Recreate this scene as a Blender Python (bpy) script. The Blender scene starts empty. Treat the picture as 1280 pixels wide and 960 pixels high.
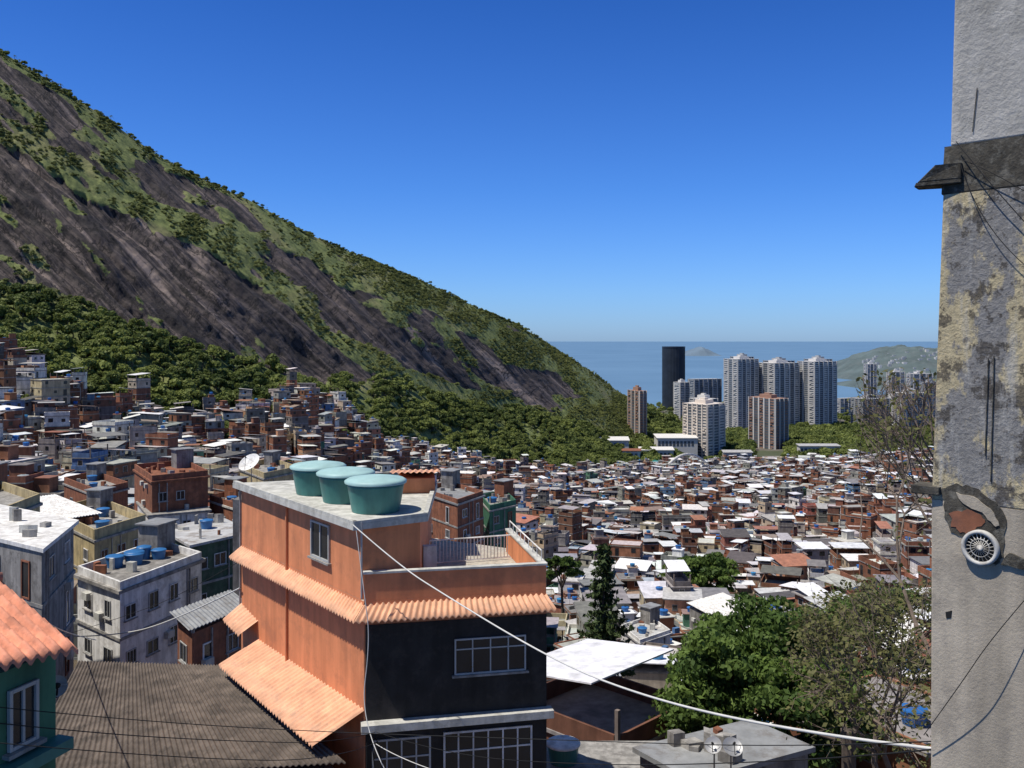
import bpy, math, random
import numpy as np
from mathutils import Vector
rng=np.random.default_rng(7); random.seed(7)
sc=bpy.context.scene
H=150.0; F=1155.0
# survey helper: bearing (cx=640), depression (horizon 425) and true ground distance -> world metres
def S(px,py,Y): return Vector(((px-640)/F*Y, Y, H+(425-py)/F*Y))
def P2(px,Y): return ((px-640)/F*Y, Y)
def link(o): sc.collection.objects.link(o); return o
def empty(name,loc=(0,0,0)):
    o=bpy.data.objects.new(name,None); o.empty_display_size=.5; link(o); return o

# ---------------- materials ----------------
def newmat(name):
    m=bpy.data.materials.new(name); m.use_nodes=True; nt=m.node_tree; nt.nodes.clear()
    out=nt.nodes.new('ShaderNodeOutputMaterial'); b=nt.nodes.new('ShaderNodeBsdfPrincipled')
    nt.links.new(b.outputs[0],out.inputs[0]); return m,nt,b,out
def N(nt,t,**k):
    n=nt.nodes.new(t)
    for a,v in k.items(): setattr(n,a,v)
    return n
def noise(nt,vec,scale,detail=6,rough=.6):
    n=N(nt,'ShaderNodeTexNoise'); n.inputs['Scale'].default_value=scale; n.inputs['Detail'].default_value=detail; n.inputs['Roughness'].default_value=rough
    nt.links.new(vec,n.inputs['Vector']); return n.outputs['Fac']
def mapr(nt,v,a,b,c,d):
    n=N(nt,'ShaderNodeMapRange'); 
    for i,x in enumerate((a,b,c,d)): n.inputs[i+1].default_value=x
    nt.links.new(v,n.inputs[0]); return n.outputs[0]
def mixc(nt,f,a,b,mode='MIX'):
    n=N(nt,'ShaderNodeMix',data_type='RGBA',blend_type=mode)
    if isinstance(f,(int,float)): n.inputs[0].default_value=f
    else: nt.links.new(f,n.inputs[0])
    for i,x in ((6,a),(7,b)):
        if isinstance(x,(tuple,list)): n.inputs[i].default_value=(*x[:3],1)
        else: nt.links.new(x,n.inputs[i])
    return n.outputs[2]
def mulv(nt,c,v):
    n=N(nt,'ShaderNodeVectorMath',operation='SCALE'); nt.links.new(c,n.inputs[0]); nt.links.new(v,n.inputs['Scale']); return n.outputs[0]
def scaled(nt,vec,s):
    n=N(nt,'ShaderNodeVectorMath',operation='MULTIPLY'); nt.links.new(vec,n.inputs[0]); n.inputs[1].default_value=s; return n.outputs[0]
def bump(nt,b,h,st,dist):
    n=N(nt,'ShaderNodeBump'); n.inputs['Strength'].default_value=st; n.inputs['Distance'].default_value=dist
    nt.links.new(h,n.inputs['Height']); nt.links.new(n.outputs[0],b.inputs['Normal'])
def M(name,col,rough=.8,var=.25,scale=1.2,streak=.2,bmp=.0,spec=.3,dirt=None,dirtamt=.5,metal=0,bs=12):
    m,nt,b,o=newmat(name); tc=N(nt,'ShaderNodeTexCoord').outputs['Object']
    n1=noise(nt,tc,scale); v=mapr(nt,n1,.3,.7,1-var,1+var)
    rgb=N(nt,'ShaderNodeRGB'); rgb.outputs[0].default_value=(*col,1)
    c=mulv(nt,rgb.outputs[0],v)
    if streak>0:
        n2=noise(nt,scaled(nt,tc,(2.5,2.5,.25)),1.0,4); c=mulv(nt,c,mapr(nt,n2,.35,.65,1-streak,1+streak*.5))
    if dirt:
        n3=noise(nt,tc,scale*1.7,9,.7); c=mixc(nt,mapr(nt,n3,.5,.62,0,dirtamt),c,dirt)
    nt.links.new(c,b.inputs['Base Color']); b.inputs['Roughness'].default_value=rough
    b.inputs['Specular IOR Level'].default_value=spec; b.inputs['Metallic'].default_value=metal
    if bmp: bump(nt,b,noise(nt,tc,bs,8,.7),bmp,.03)
    return m
def attrmat(name,rough=.85,streak=.3,sc1=.6,spec=.25):
    m,nt,b,o=newmat(name); tc=N(nt,'ShaderNodeTexCoord').outputs['Object']
    a=N(nt,'ShaderNodeAttribute',attribute_name='Col')
    v=mapr(nt,noise(nt,tc,sc1,7,.7),.3,.7,.66,1.25); c=mulv(nt,a.outputs['Color'],v)
    n2=noise(nt,scaled(nt,tc,(1.3,1.3,.2)),1,4); c=mulv(nt,c,mapr(nt,n2,.35,.65,1-streak,1.08))
    nt.links.new(c,b.inputs['Base Color']); b.inputs['Roughness'].default_value=rough; b.inputs['Specular IOR Level'].default_value=spec
    return m
m_wall=attrmat('house_plaster'); m_roof=attrmat('house_roof',.6,.12,.9,.4); m_tank=attrmat('tank_plastic',.45,.05,.5,.4)
m_orange=M('orange_paint',(.66,.245,.11),.75,.11,.7,.16,.15,dirt=(.36,.15,.08),dirtamt=.4)
m_orange2=M('orange_paint_weathered',(.58,.23,.11),.8,.15,1.1,.2,.2)
m_char=M('charcoal_paint',(.022,.021,.02),.7,.35,1,.3,.2,dirt=(.06,.05,.045),dirtamt=.4)
m_awn=M('corrugated_salmon',(.76,.4,.23),.6,.14,1.5,.15,.1,dirt=(.42,.26,.17),dirtamt=.5)
m_conc=M('concrete',(.31,.295,.27),.9,.25,1.5,.3,.4,dirt=(.12,.11,.1),dirtamt=.5)
m_concL=M('pale_concrete',(.52,.51,.46),.85,.2,1.3,.2,.3,dirt=(.25,.24,.2),dirtamt=.5)
m_concD=M('mossy_concrete',(.07,.063,.05),.95,.5,5,.3,.8,dirt=(.2,.19,.16),dirtamt=.6)
m_white=M('white_paint',(.74,.72,.68),.7,.15,1,.25,.1,dirt=(.34,.31,.27),dirtamt=.5)
m_frame=M('window_frame',(.42,.42,.4),.5,.1,2,.1)
m_glass=M('window_glass',(.02,.022,.025),.15,.3,1,0,spec=.6)
m_brown=M('old_fibre_cement',(.125,.1,.08),.95,.35,.9,.25,.5,dirt=(.05,.042,.035),dirtamt=.7,bs=6)
m_tile=M('terracotta_tile',(.6,.25,.16),.75,.3,3,.2,.3,dirt=(.3,.13,.09),dirtamt=.5)
m_green=M('green_paint',(.05,.15,.09),.75,.25,1,.3,.1)
m_dgreen=M('dark_green_paint',(.055,.095,.055),.8,.25,1,.3,.1,dirt=(.15,.15,.12),dirtamt=.4)
m_grey=M('grey_render',(.25,.235,.215),.9,.3,.8,.4,.2,dirt=(.1,.09,.08),dirtamt=.7)
m_yel=M('yellow_paint',(.46,.37,.2),.85,.25,.8,.3,.1,dirt=(.22,.18,.12),dirtamt=.6)
m_brick=M('raw_brick',(.25,.1,.055),.9,.3,1.5,.25,.2,dirt=(.14,.07,.05),dirtamt=.6)
m_tin=M('tin_sheet',(.46,.455,.44),.6,.3,.5,.1,.1,dirt=(.22,.18,.14),dirtamt=.8)
m_tinD=M('grey_sheet',(.26,.265,.265),.6,.25,.7,.1,.1,dirt=(.15,.13,.11),dirtamt=.6)
m_teal=M('teal_tank',(.05,.19,.165),.45,.15,1.5,.2,spec=.4)
m_lid=M('tank_lid',(.33,.5,.48),.5,.12,2,.0)
m_blue=M('blue_tank',(.03,.14,.34),.45,.15,1.5,.1,spec=.4)
m_metal=M('dull_metal',(.4,.4,.4),.5,.15,3,.1,metal=.4)
m_black=M('black_rubber',(.015,.015,.015),.7,.2,3,0)
m_cablew=M('pale_cable',(.6,.59,.55),.6,.1,3,0)
m_bark=M('bark',(.09,.07,.055),.95,.4,4,.2,.5)
m_barkL=M('pale_bark',(.17,.13,.1),.95,.3,4,.2,.5)
m_floor=M('terrace_tile',(.42,.38,.31),.7,.35,6,0)

def foliage(name,c1,c2,trans=.25,rand=True):
    m,nt,b,o=newmat(name)
    a=N(nt,'ShaderNodeAttribute',attribute_name='v').outputs['Fac']
    f=a
    if rand:
        r=N(nt,'ShaderNodeObjectInfo').outputs['Random']
        ad=N(nt,'ShaderNodeMath',operation='MULTIPLY_ADD'); nt.links.new(a,ad.inputs[0]); ad.inputs[1].default_value=.4
        mm=N(nt,'ShaderNodeMath',operation='MULTIPLY'); nt.links.new(r,mm.inputs[0]); mm.inputs[1].default_value=.45
        nt.links.new(mm.outputs[0],ad.inputs[2])
        pos=N(nt,'ShaderNodeNewGeometry').outputs['Position']
        a2=N(nt,'ShaderNodeMath',operation='ADD',use_clamp=True); nt.links.new(ad.outputs[0],a2.inputs[0]); nt.links.new(mapr(nt,noise(nt,pos,.018,3,.6),.35,.65,-.2,.4),a2.inputs[1]); f=a2.outputs[0]
    c=mixc(nt,f,c1,c2); nt.links.new(c,b.inputs['Base Color']); b.inputs['Roughness'].default_value=.6; b.inputs['Specular IOR Level'].default_value=.2
    t=N(nt,'ShaderNodeBsdfTranslucent'); nt.links.new(c,t.inputs[0])
    mx=N(nt,'ShaderNodeMixShader'); mx.inputs[0].default_value=trans
    nt.links.new(b.outputs[0],mx.inputs[1]); nt.links.new(t.outputs[0],mx.inputs[2]); nt.links.new(mx.outputs[0],o.inputs[0])
    return m
m_leafF=foliage('forest_leaves',(.04,.068,.018),(.27,.31,.085),.35)
m_leafS=foliage('scrub_leaves',(.07,.095,.028),(.28,.3,.1),.35)
m_leafH=foliage('tree_leaves',(.045,.085,.02),(.18,.26,.06),.35,False)
m_leafD=foliage('conifer_leaves',(.03,.05,.018),(.085,.12,.04),.15,False)
m_leafO=foliage('sparse_olive_leaves',(.07,.08,.025),(.19,.18,.07),.3,False)

# ---------------- mesh builder ----------------
class MB:
    def __init__(s): s.v=[];s.f=[];s.m=[];s.mats=[]
    def mi(s,mat):
        if mat not in s.mats: s.mats.append(mat)
        return s.mats.index(mat)
    def add(s,vs,fs,mat):
        o=len(s.v); s.v.extend([tuple(v) for v in vs]); k=s.mi(mat)
        for f in fs: s.f.append(tuple(i+o for i in f)); s.m.append(k)
    def prism(s,pts,z0,z1,mat,top=None,topmat=None):
        n=len(pts); top=top or pts
        z0=H+z0; z1=H+z1
        vs=[(p[0],p[1],z0) for p in pts]+[(p[0],p[1],z1) for p in top]
        s.add(vs,[(i,(i+1)%n,n+(i+1)%n,n+i) for i in range(n)]+[tuple(reversed(range(n)))],mat)
        s.add(vs[n:],[tuple(range(n))],topmat or mat)
    def wbox(s,A,B,u0,u1,z0,z1,d0,d1,mat):
        A=Vector(A[:2]);B=Vector(B[:2]);d=(B-A).normalized();n=Vector((d.y,-d.x))
        q=[A+d*u0+n*d0,A+d*u0+n*d1,A+d*u1+n*d1,A+d*u1+n*d0]
        s.prism(q,z0,z1,mat)
    def tube(s,p,q,r0,r1,mat,n=6):
        p=Vector(p);q=Vector(q);d=(q-p)
        if d.length<1e-6:return
        d.normalize(); a=d.cross(Vector((0,0,1)) if abs(d.z)<.9 else Vector((1,0,0))).normalized(); b=d.cross(a)
        vs=[p+(a*math.cos(2*math.pi*i/n)+b*math.sin(2*math.pi*i/n))*r0 for i in range(n)]+[q+(a*math.cos(2*math.pi*i/n)+b*math.sin(2*math.pi*i/n))*r1 for i in range(n)]
        s.add(vs,[(i,(i+1)%n,n+(i+1)%n,n+i) for i in range(n)]+[tuple(range(n)),tuple(range(n,2*n))],mat)
    def lathe(s,c,prof,mat,n=24):
        c=Vector(c);vs=[];fs=[]
        for r,z in prof:
            for i in range(n): a=2*math.pi*i/n; vs.append((c.x+r*math.cos(a),c.y+r*math.sin(a),c.z+z))
        for k in range(len(prof)-1):
            for i in range(n): j=(i+1)%n; fs.append((k*n+i,k*n+j,(k+1)*n+j,(k+1)*n+i))
        fs.append(tuple(range((len(prof)-1)*n,len(prof)*n)))
        s.add(vs,fs,mat)
    def corr(s,A,B,C,D,mat,pitch=.22,amp=.035,rows=1,lip=.05,step=0):
        # A-B upper edge, D-C lower edge, ribs run A->D
        A,B,C,D=map(Vector,(A,B,C,D)); L=max((B-A).length,(C-D).length); n=max(4,int(L/pitch)*6)
        nr=rows+1; vs=[];fs=[]; rws=[]
        for r in range(rows):
            for e in (0,1): rws.append(((r+e)/rows, step*e))
        if step==0: rws=[(r/rows,0) for r in range(nr)]
        for t,dz in rws:
            for i in range(n+1):
                u=i/n; p=(A.lerp(B,u)).lerp(D.lerp(C,u),t); w=math.sin(u*L/pitch*2*math.pi)
                vs.append((p.x,p.y,p.z+amp*w+dz))
        k=len(rws)
        for i in range(n+1):
            v=vs[(k-1)*(n+1)+i]; vs.append((v[0],v[1],v[2]-lip))
        for r in range(k):
            for i in range(n): a=r*(n+1)+i; fs.append((a,a+1,a+n+2,a+n+1))
        s.add(vs,fs,mat)
    def window(s,A,B,u0,u1,z0,z1,fr=None,mull=1,t=.06,sill=True,transom=False):
        fr=fr or m_frame
        s.wbox(A,B,u0,u1,z0,z1,-.02,.02,m_glass)
        for a,b in ((u0,u0+t),(u1-t,u1)): s.wbox(A,B,a,b,z0,z1,-.02,.07,fr)
        for a,b in ((z0,z0+t),(z1-t,z1)): s.wbox(A,B,u0+t,u1-t,a,b,-.02,.068,fr)
        for k in range(mull):
            u=u0+(u1-u0)*(k+1)/(mull+1); s.wbox(A,B,u-t*.4,u+t*.4,z0+t,z1-t,-.02,.055,fr)
        if transom: zz=z0+(z1-z0)*.7; s.wbox(A,B,u0+t,u1-t,zz-t*.4,zz+t*.4,-.02,.05,fr)
        if sill: s.wbox(A,B,u0-.08,u1+.08,z0-.07,z0-.005,-.02,.14,m_conc)
    def build(s,name,parent=None,smooth=False,bevel=0):
        me=bpy.data.meshes.new(name); me.from_pydata(s.v,[],s.f); 
        for m in s.mats: me.materials.append(m)
        me.polygons.foreach_set('material_index',s.m)
        me.polygons.foreach_set('use_smooth',[bool(smooth)]*len(s.f))
        me.update(); o=bpy.data.objects.new(name,me); link(o)
        if parent: o.parent=parent
        if bevel:
            b=o.modifiers.new('b','BEVEL'); b.width=bevel; b.segments=2; b.limit_method='ANGLE'
        return o
def npmesh(name,V,Fq,mats,midx=None,parent=None,attrs={},coll=None,k=4):
    me=bpy.data.meshes.new(name); nf=len(Fq)
    me.vertices.add(len(V)); me.vertices.foreach_set('co',np.asarray(V,np.float32).ravel())
    me.loops.add(nf*k); me.loops.foreach_set('vertex_index',np.asarray(Fq,np.int32).ravel())
    me.polygons.add(nf); me.polygons.foreach_set('loop_start',np.arange(nf,dtype=np.int32)*k)
    for m in mats: me.materials.append(m)
    if midx is not None: me.polygons.foreach_set('material_index',np.asarray(midx,np.int32))
    me.update(calc_edges=True)
    me.polygons.foreach_set('use_smooth',np.zeros(nf,dtype=bool))
    for an,(typ,dom,data) in attrs.items():
        a=me.attributes.new(an,typ,dom)
        a.data.foreach_set('color' if 'COLOR' in typ else 'value',np.asarray(data,np.float32).ravel())
    o=bpy.data.objects.new(name,me)
    (coll.objects if coll else sc.collection.objects).link(o)
    if parent: o.parent=parent
    return o
def upx(A,B,px):
    t=(px-640)/F; A=Vector(A[:2]);B=Vector(B[:2]);d=(B-A)
    s=(t*A.y-A.x)/(d.x-t*d.y); return s*d.length

# ---------------- terrain tables ----------------
def zp(Y,py): return (425-py)/F*Y
T={-700:[(8,-10),(30,-12),(60,-14),(100,-12),(150,-8),(200,-2),(270,zp(270,400)),(330,zp(330,320)),(480,0),(700,60),(1000,-160)],
-300:[(8,-10),(30,-13),(60,-17),(110,-18),(180,-14),(240,-8),(310,zp(310,412)),(380,zp(380,335)),(560,0),(850,80),(1300,-160)],
0:[(8,-10),(30,-18),(60,-25),(110,-29),(180,-31),(270,-28),(350,zp(350,452)),(430,zp(430,376)),(620,0),(900,120),(1400,-160)],
130:[(8,-10),(30,-19),(60,-27),(110,-33),(180,-38),(270,-37),(370,zp(370,512)),(450,zp(450,395)),(660,0),(950,90),(1500,-160)],
250:[(8,-10),(30,-20),(60,-29),(110,-37),(190,-44),(290,-44),(390,zp(390,538)),(480,zp(480,428)),(720,0),(1000,70),(1500,-160)],
380:[(8,-10),(30,-20),(60,-30),(115,-41),(200,-53),(330,-50),(480,zp(480,492)),(560,zp(560,462)),(800,0),(1100,50),(1600,-160)],
480:[(8,-10),(30,-20),(60,-31),(120,-44),(200,-58),(380,-64),(520,zp(520,552)),(640,zp(640,480)),(880,0),(1200,0),(1700,-160)],
600:[(8,-10),(30,-20),(60,-32),(120,-46),(200,-62),(450,-80),(640,zp(640,588)),(800,zp(800,510)),(1000,0),(1400,-60),(1800,-160)],
700:[(8,-10),(30,-21),(60,-32),(120,-48),(200,-64),(480,-89),(740,zp(740,597)),(950,zp(950,525)),(1150,0),(1500,-80),(2000,-160)],
785:[(8,-10),(30,-21),(60,-32),(120,-48),(200,-64),(500,-93),(820,zp(820,592)),(1050,zp(1050,555)),(1300,0),(1600,-140),(2100,-160)],
840:[(8,-10),(30,-21),(60,-32),(120,-48),(200,-64),(520,-95),(900,zp(900,588)),(1150,zp(1150,562)),(1500,zp(1500,538)),(2150,-149),(2400,-162)],
1000:[(8,-10),(30,-21),(60,-32),(120,-48),(200,-62),(520,-90),(880,zp(880,586)),(1150,zp(1150,560)),(1500,zp(1500,537)),(2200,-149),(2500,-162)],
1160:[(8,-10),(30,-20),(60,-31),(120,-44),(200,-56),(500,-80),(800,zp(800,578)),(1150,zp(1150,556)),(1500,zp(1500,535)),(2700,-149),(2900,-162)],
1500:[(8,-10),(30,-16),(60,-25),(120,-35),(200,-44),(450,-55),(800,-90),(1150,-125),(1500,-140),(2900,-149),(3100,-162)],
2000:[(8,-10),(30,-14),(60,-20),(120,-25),(200,-34),(450,-45),(800,-80),(1150,-120),(1500,-140),(2900,-149),(3100,-162)]}
PXC=sorted(T); PXG=np.arange(-700,2001,2.0); NK=11
def gs(a,s):
    r=int(s*3); k=np.exp(-.5*(np.arange(-r,r+1)/s)**2); k/=k.sum(); return np.convolve(np.pad(a,r,'edge'),k,'valid')
TY=np.array([gs(np.interp(PXG,PXC,[T[p][k][0] for p in PXC]),7) for k in range(NK)])
TZ=np.array([gs(np.interp(PXG,PXC,[T[p][k][1] for p in PXC]),7) for k in range(NK)])
sil=[(-700,-300),(-300,-90),(-100,10),(0,62),(60,97),(120,137),(160,166),(200,193),(250,220),(300,243),(350,270),(400,297),(460,322),(540,354),(600,385),(650,406),(700,440),(740,465),(785,497),(812,520),(840,538)]
spy=gs(np.interp(PXG,[a for a,b in sil],[b for a,b in sil]),3)
w=PXG<835
TZ[8]=np.where(w,(425-spy-2)/F*TY[8],TZ[8])
def ground(x,y):
    px=640+F*x/y; i=(px+700)/2; i=max(0,min(len(PXG)-1.001,i)); j=int(i)
    return H+np.interp(y,TY[:,j],TZ[:,j])
TAB=np.random.default_rng(3).random((256,256))
def vn(x,y):
    ix=np.floor(x).astype(int);iy=np.floor(y).astype(int);fx=x-ix;fy=y-iy;fx=fx*fx*(3-2*fx);fy=fy*fy*(3-2*fy)
    g=lambda a,b:TAB[a&255,b&255]
    return (g(ix,iy)*(1-fx)+g(ix+1,iy)*fx)*(1-fy)+(g(ix,iy+1)*(1-fx)+g(ix+1,iy+1)*fx)*fy
def fbm(x,y,o=5):
    r=0;a=.5;s=0
    for k in range(o): r=r+a*vn(x*2**k+17*k,y*2**k+5*k); s+=a; a*=.55
    return r/s-.5
def grid(name,cols,ks,mat,fn=None):
    K0=np.floor(ks).astype(int).clip(0,NK-2); fr=(ks-K0)
    Y=TY[K0][:,cols]*(1-fr[:,None])+TY[K0+1][:,cols]*fr[:,None]
    Z=TZ[K0][:,cols]*(1-fr[:,None])+TZ[K0+1][:,cols]*fr[:,None]
    if fn: # convex dome for the rock stretch 7..8
        sel=(ks>7)&(ks<8); u=(ks[sel]-7)[:,None]; zc=TZ[7][cols]+(TZ[8][cols]-TZ[7][cols])*(1-(1-u)**1.15); Z[sel]=np.where(PXG[cols]<800,zc,Z[sel])
    PX=np.repeat(PXG[cols][None,:],len(ks),0)
    X=(PX-640)/F*Y
    at={}
    if fn: X,Y,Z,at=fn(PX,X,Y,Z,ks)
    V=np.stack([X,Y,Z+H],-1).reshape(-1,3); r,c=len(ks),len(cols)
    i=np.arange(r-1)[:,None]*c+np.arange(c-1)[None,:]; Fq=np.stack([i,i+1,i+c+1,i+c],-1).reshape(-1,4)
    o=npmesh(name,V,Fq,[mat],attrs=at); o.data.polygons.foreach_set('use_smooth',[True]*len(Fq)); return o,X,Y,Z
cut=int((812+700)/2)
m,nt,b,o=newmat('ground_earth'); tc=N(nt,'ShaderNodeTexCoord').outputs['Object']
c=mixc(nt,mapr(nt,noise(nt,tc,.05,8),.4,.6,0,1),(.09,.075,.06),(.16,.14,.12)); c=mixc(nt,mapr(nt,noise(nt,tc,.012,5),.5,.56,0,.8),c,(.045,.065,.02))
nt.links.new(c,b.inputs['Base Color']); b.inputs['Roughness'].default_value=.95; m_ground=m
allc=np.arange(0,len(PXG),4)
allc=np.unique(np.append(allc,[cut]))
grid('valley_ground',allc,np.concatenate([np.linspace(0,6,73)]),m_ground)
rc=allc[allc>=cut]; grid('coastal_ground',rc,np.linspace(6,10,60),m_ground)
def inpoly(x,y,poly):
    r=np.zeros(x.shape,bool); n=len(poly)
    for i in range(n):
        x1,y1=poly[i];x2,y2=poly[(i+1)%n]
        if y1==y2: continue
        r^=((y1>y)!=(y2>y))&(x<(x2-x1)*(y-y1)/(y2-y1)+x1)
    return r
rocks=[[(-500,-120),(0,172),(60,214),(150,264),(250,312),(320,358),(390,416),(480,482),(445,486),(350,462),(230,426),(120,388),(0,358),(-500,260)],
[(-300,-70),(0,76),(60,112),(160,182),(300,256),(340,288),(310,290),(240,272),(130,208),(0,134),(-300,10)],
[(330,300),(400,332),(470,370),(570,430),(505,426),(430,396),(350,343)],
[(530,390),(600,420),(700,510),(655,506),(580,450),(520,414)],
[(400,378),(480,400),(570,444),(610,488),(500,456),(420,411)],
[(610,440),(680,468),(725,506),(650,484)]]
MT={}
def mfn(PX,X,Y,Z,ks):
    PY=425-Z/Y*F
    q=fbm(PX/60,PY/60)*40; q2=fbm(PX/50+40,PY/50+9)*36; q3=fbm(PX/12,PY/12+30)*18
    ax=PX+q+q3; ay=PY+q2*.8+q3
    rk=np.zeros(PX.shape)
    for p in rocks: rk=np.maximum(rk,inpoly(ax,ay,p).astype(float))
    sk=PX-1.05*PY
    veg=fbm(sk/38+3,PY/55,5); rk=rk*(1-np.clip((veg-.095)*16,0,1))
    ex=fbm(sk/26+60,(PX+PY)/110+7,5); rk=np.maximum(rk,(np.clip((ex-.21)*12,0,.85))*(ks[:,None]>7.1)*(ks[:,None]<7.9))
    for _ in range(2):
        rk=(rk+np.roll(rk,1,0)+np.roll(rk,-1,0)+np.roll(rk,1,1)+np.roll(rk,-1,1))/5
    wt=np.clip((ks[:,None]-6)*3,0,1)*np.clip((812-PX)/60,0,1)
    big=fbm(sk/110,PY/160+3,4)*22; rel=(np.abs(fbm(sk/30,PX/190+8,4))*-24+4)+fbm(sk/9,PX/90+18,4)*5
    led=fbm(PX/70+9,(PY-.45*PX)/16,4)*6
    d=wt*(big+(rel+led)*(.2+.8*rk)+fbm(PX/9,PY/9)*2.0+ (1-rk)*2.2)
    topw=np.clip(1-np.abs(ks[:,None]-8)*3,0,1)*.75
    d=d*(1-topw)
    X2=X+.25*d;Y2=Y-.6*d;Z2=Z+.65*d
    MT.update(rk=rk,PX=PX,PY=PY,ks=ks)
    return X2,Y2,Z2,{'rock':('FLOAT','POINT',rk),'sk':('FLOAT','POINT',sk/100),'al':('FLOAT','POINT',(PX*.7+PY)/100)}
m,nt,b,o=newmat('mountain_rock_and_scrub'); tc=N(nt,'ShaderNodeTexCoord').outputs['Object']
sk=N(nt,'ShaderNodeAttribute',attribute_name='sk').outputs['Fac'];al=N(nt,'ShaderNodeAttribute',attribute_name='al').outputs['Fac'];rk=N(nt,'ShaderNodeAttribute',attribute_name='rock').outputs['Fac']
cb=N(nt,'ShaderNodeCombineXYZ'); nt.links.new(sk,cb.inputs[0]); nt.links.new(al,cb.inputs[1])
st=noise(nt,scaled(nt,cb.outputs[0],(17,.8,1)),1,8,.68); st2=noise(nt,scaled(nt,cb.outputs[0],(6,.35,1)),1,5,.65)
rc1=mixc(nt,mapr(nt,st,.42,.6,0,1),(.026,.0225,.023),(.12,.096,.088))
rc1=mixc(nt,mapr(nt,st2,.54,.64,0,.85),rc1,(.29,.23,.2))
rc1=mixc(nt,mapr(nt,noise(nt,scaled(nt,cb.outputs[0],(2.2,.6,1)),1,6,.6),.5,.62,0,.8),rc1,(.028,.025,.027))
def crack(v,c):
    mm=N(nt,'ShaderNodeMath',operation='SUBTRACT'); nt.links.new(v,mm.inputs[0]); mm.inputs[1].default_value=.5
    ab=N(nt,'ShaderNodeMath',operation='ABSOLUTE'); nt.links.new(mm.outputs[0],ab.inputs[0])
    return mixc(nt,mapr(nt,ab.outputs[0],0,.012,.9,0),c,(.012,.011,.011))
rc1=crack(noise(nt,scaled(nt,cb.outputs[0],(2.6,.7,1)),1,5,.6),rc1); rc1=crack(noise(nt,scaled(nt,cb.outputs[0],(.8,1.6,1)),1,5,.6),rc1)
vg=mixc(nt,mapr(nt,noise(nt,tc,.11,9,.78),.36,.62,0,1),(.055,.08,.025),(.22,.25,.085))
vg=mixc(nt,mapr(nt,noise(nt,tc,.02,5,.6),.5,.65,0,.5),vg,(.25,.22,.11))
ad=N(nt,'ShaderNodeMath',operation='ADD'); nt.links.new(rk,ad.inputs[0]); nt.links.new(mapr(nt,noise(nt,tc,.12,8,.75),.3,.7,-.4,.4),ad.inputs[1])
c=mixc(nt,mapr(nt,ad.outputs[0],.45,.53,0,1),vg,rc1); nt.links.new(c,b.inputs['Base Color']); b.inputs['Roughness'].default_value=.8;b.inputs['Specular IOR Level'].default_value=.25
bump(nt,b,noise(nt,tc,.25,9,.75),.8,2.2); m_mtn=m
mc=np.arange(0,cut+1)
mks=np.concatenate([np.linspace(6,7,90)[:-1],np.linspace(7,8,200)[:-1],np.linspace(8,10,24)])
mo,MX,MY,MZ=grid('mountain',mc,mks,m_mtn,mfn)

# sea
m,nt,b,o=newmat('sea_water'); tc=N(nt,'ShaderNodeTexCoord').outputs['Object']
c=mixc(nt,mapr(nt,noise(nt,tc,.0012,6),.4,.6,0,1),(.11,.2,.3),(.13,.23,.34)); nt.links.new(c,b.inputs['Base Color']); b.inputs['Roughness'].default_value=.5;b.inputs['Specular IOR Level'].default_value=.2  # base blue kept pale: distance haze is painted into the water colour
bump(nt,b,noise(nt,tc,.08,5),.5,1.0)
mb=MB(); R=90000
mb.add([(-R,1000,0),(R,1000,0),(R,R,0),(-R,R,0)],[(0,1,2,3)],m); mb.build('sea')

# ---------------- favela mass ----------------
BX=[];TK=[]
def box(cx,cy,z0,z1,hx,hy,rot,col,mat=0,tilt=0): BX.append((cx,cy,z0,z1,hx,hy,rot,tilt,*col,mat))
def jit(c,a=.12):
    k=1+random.uniform(-a,a); return tuple(min(.82,max(0,x*k*(1+random.uniform(-.06,.06)))) for x in c)
WALLS=[((.28,.12,.07),32),((.21,.1,.065),16),((.3,.285,.26),15),((.18,.165,.15),8),((.7,.67,.62),14),((.5,.41,.28),7),((.52,.45,.36),6),((.1,.22,.15),1.5),((.13,.22,.36),2),((.4,.16,.11),3),((.5,.27,.16),3)]
ROOFS=[((.44,.42,.4),26),((.76,.75,.72),24),((.22,.21,.2),17),((.34,.15,.09),9),((.12,.11,.1),7),((.29,.21,.16),11),((.34,.36,.39),6)]
ROOFW=[((.48,.46,.44),24),((.8,.79,.77),42),((.22,.21,.2),11),((.34,.15,.09),6),((.12,.11,.1),5),((.29,.21,.16),7),((.38,.4,.42),6)]
def pick(L): return random.choices([a for a,b in L],[b for a,b in L])[0]
SUNV=Vector((-.42,-.15,.9)).normalized()
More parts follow.
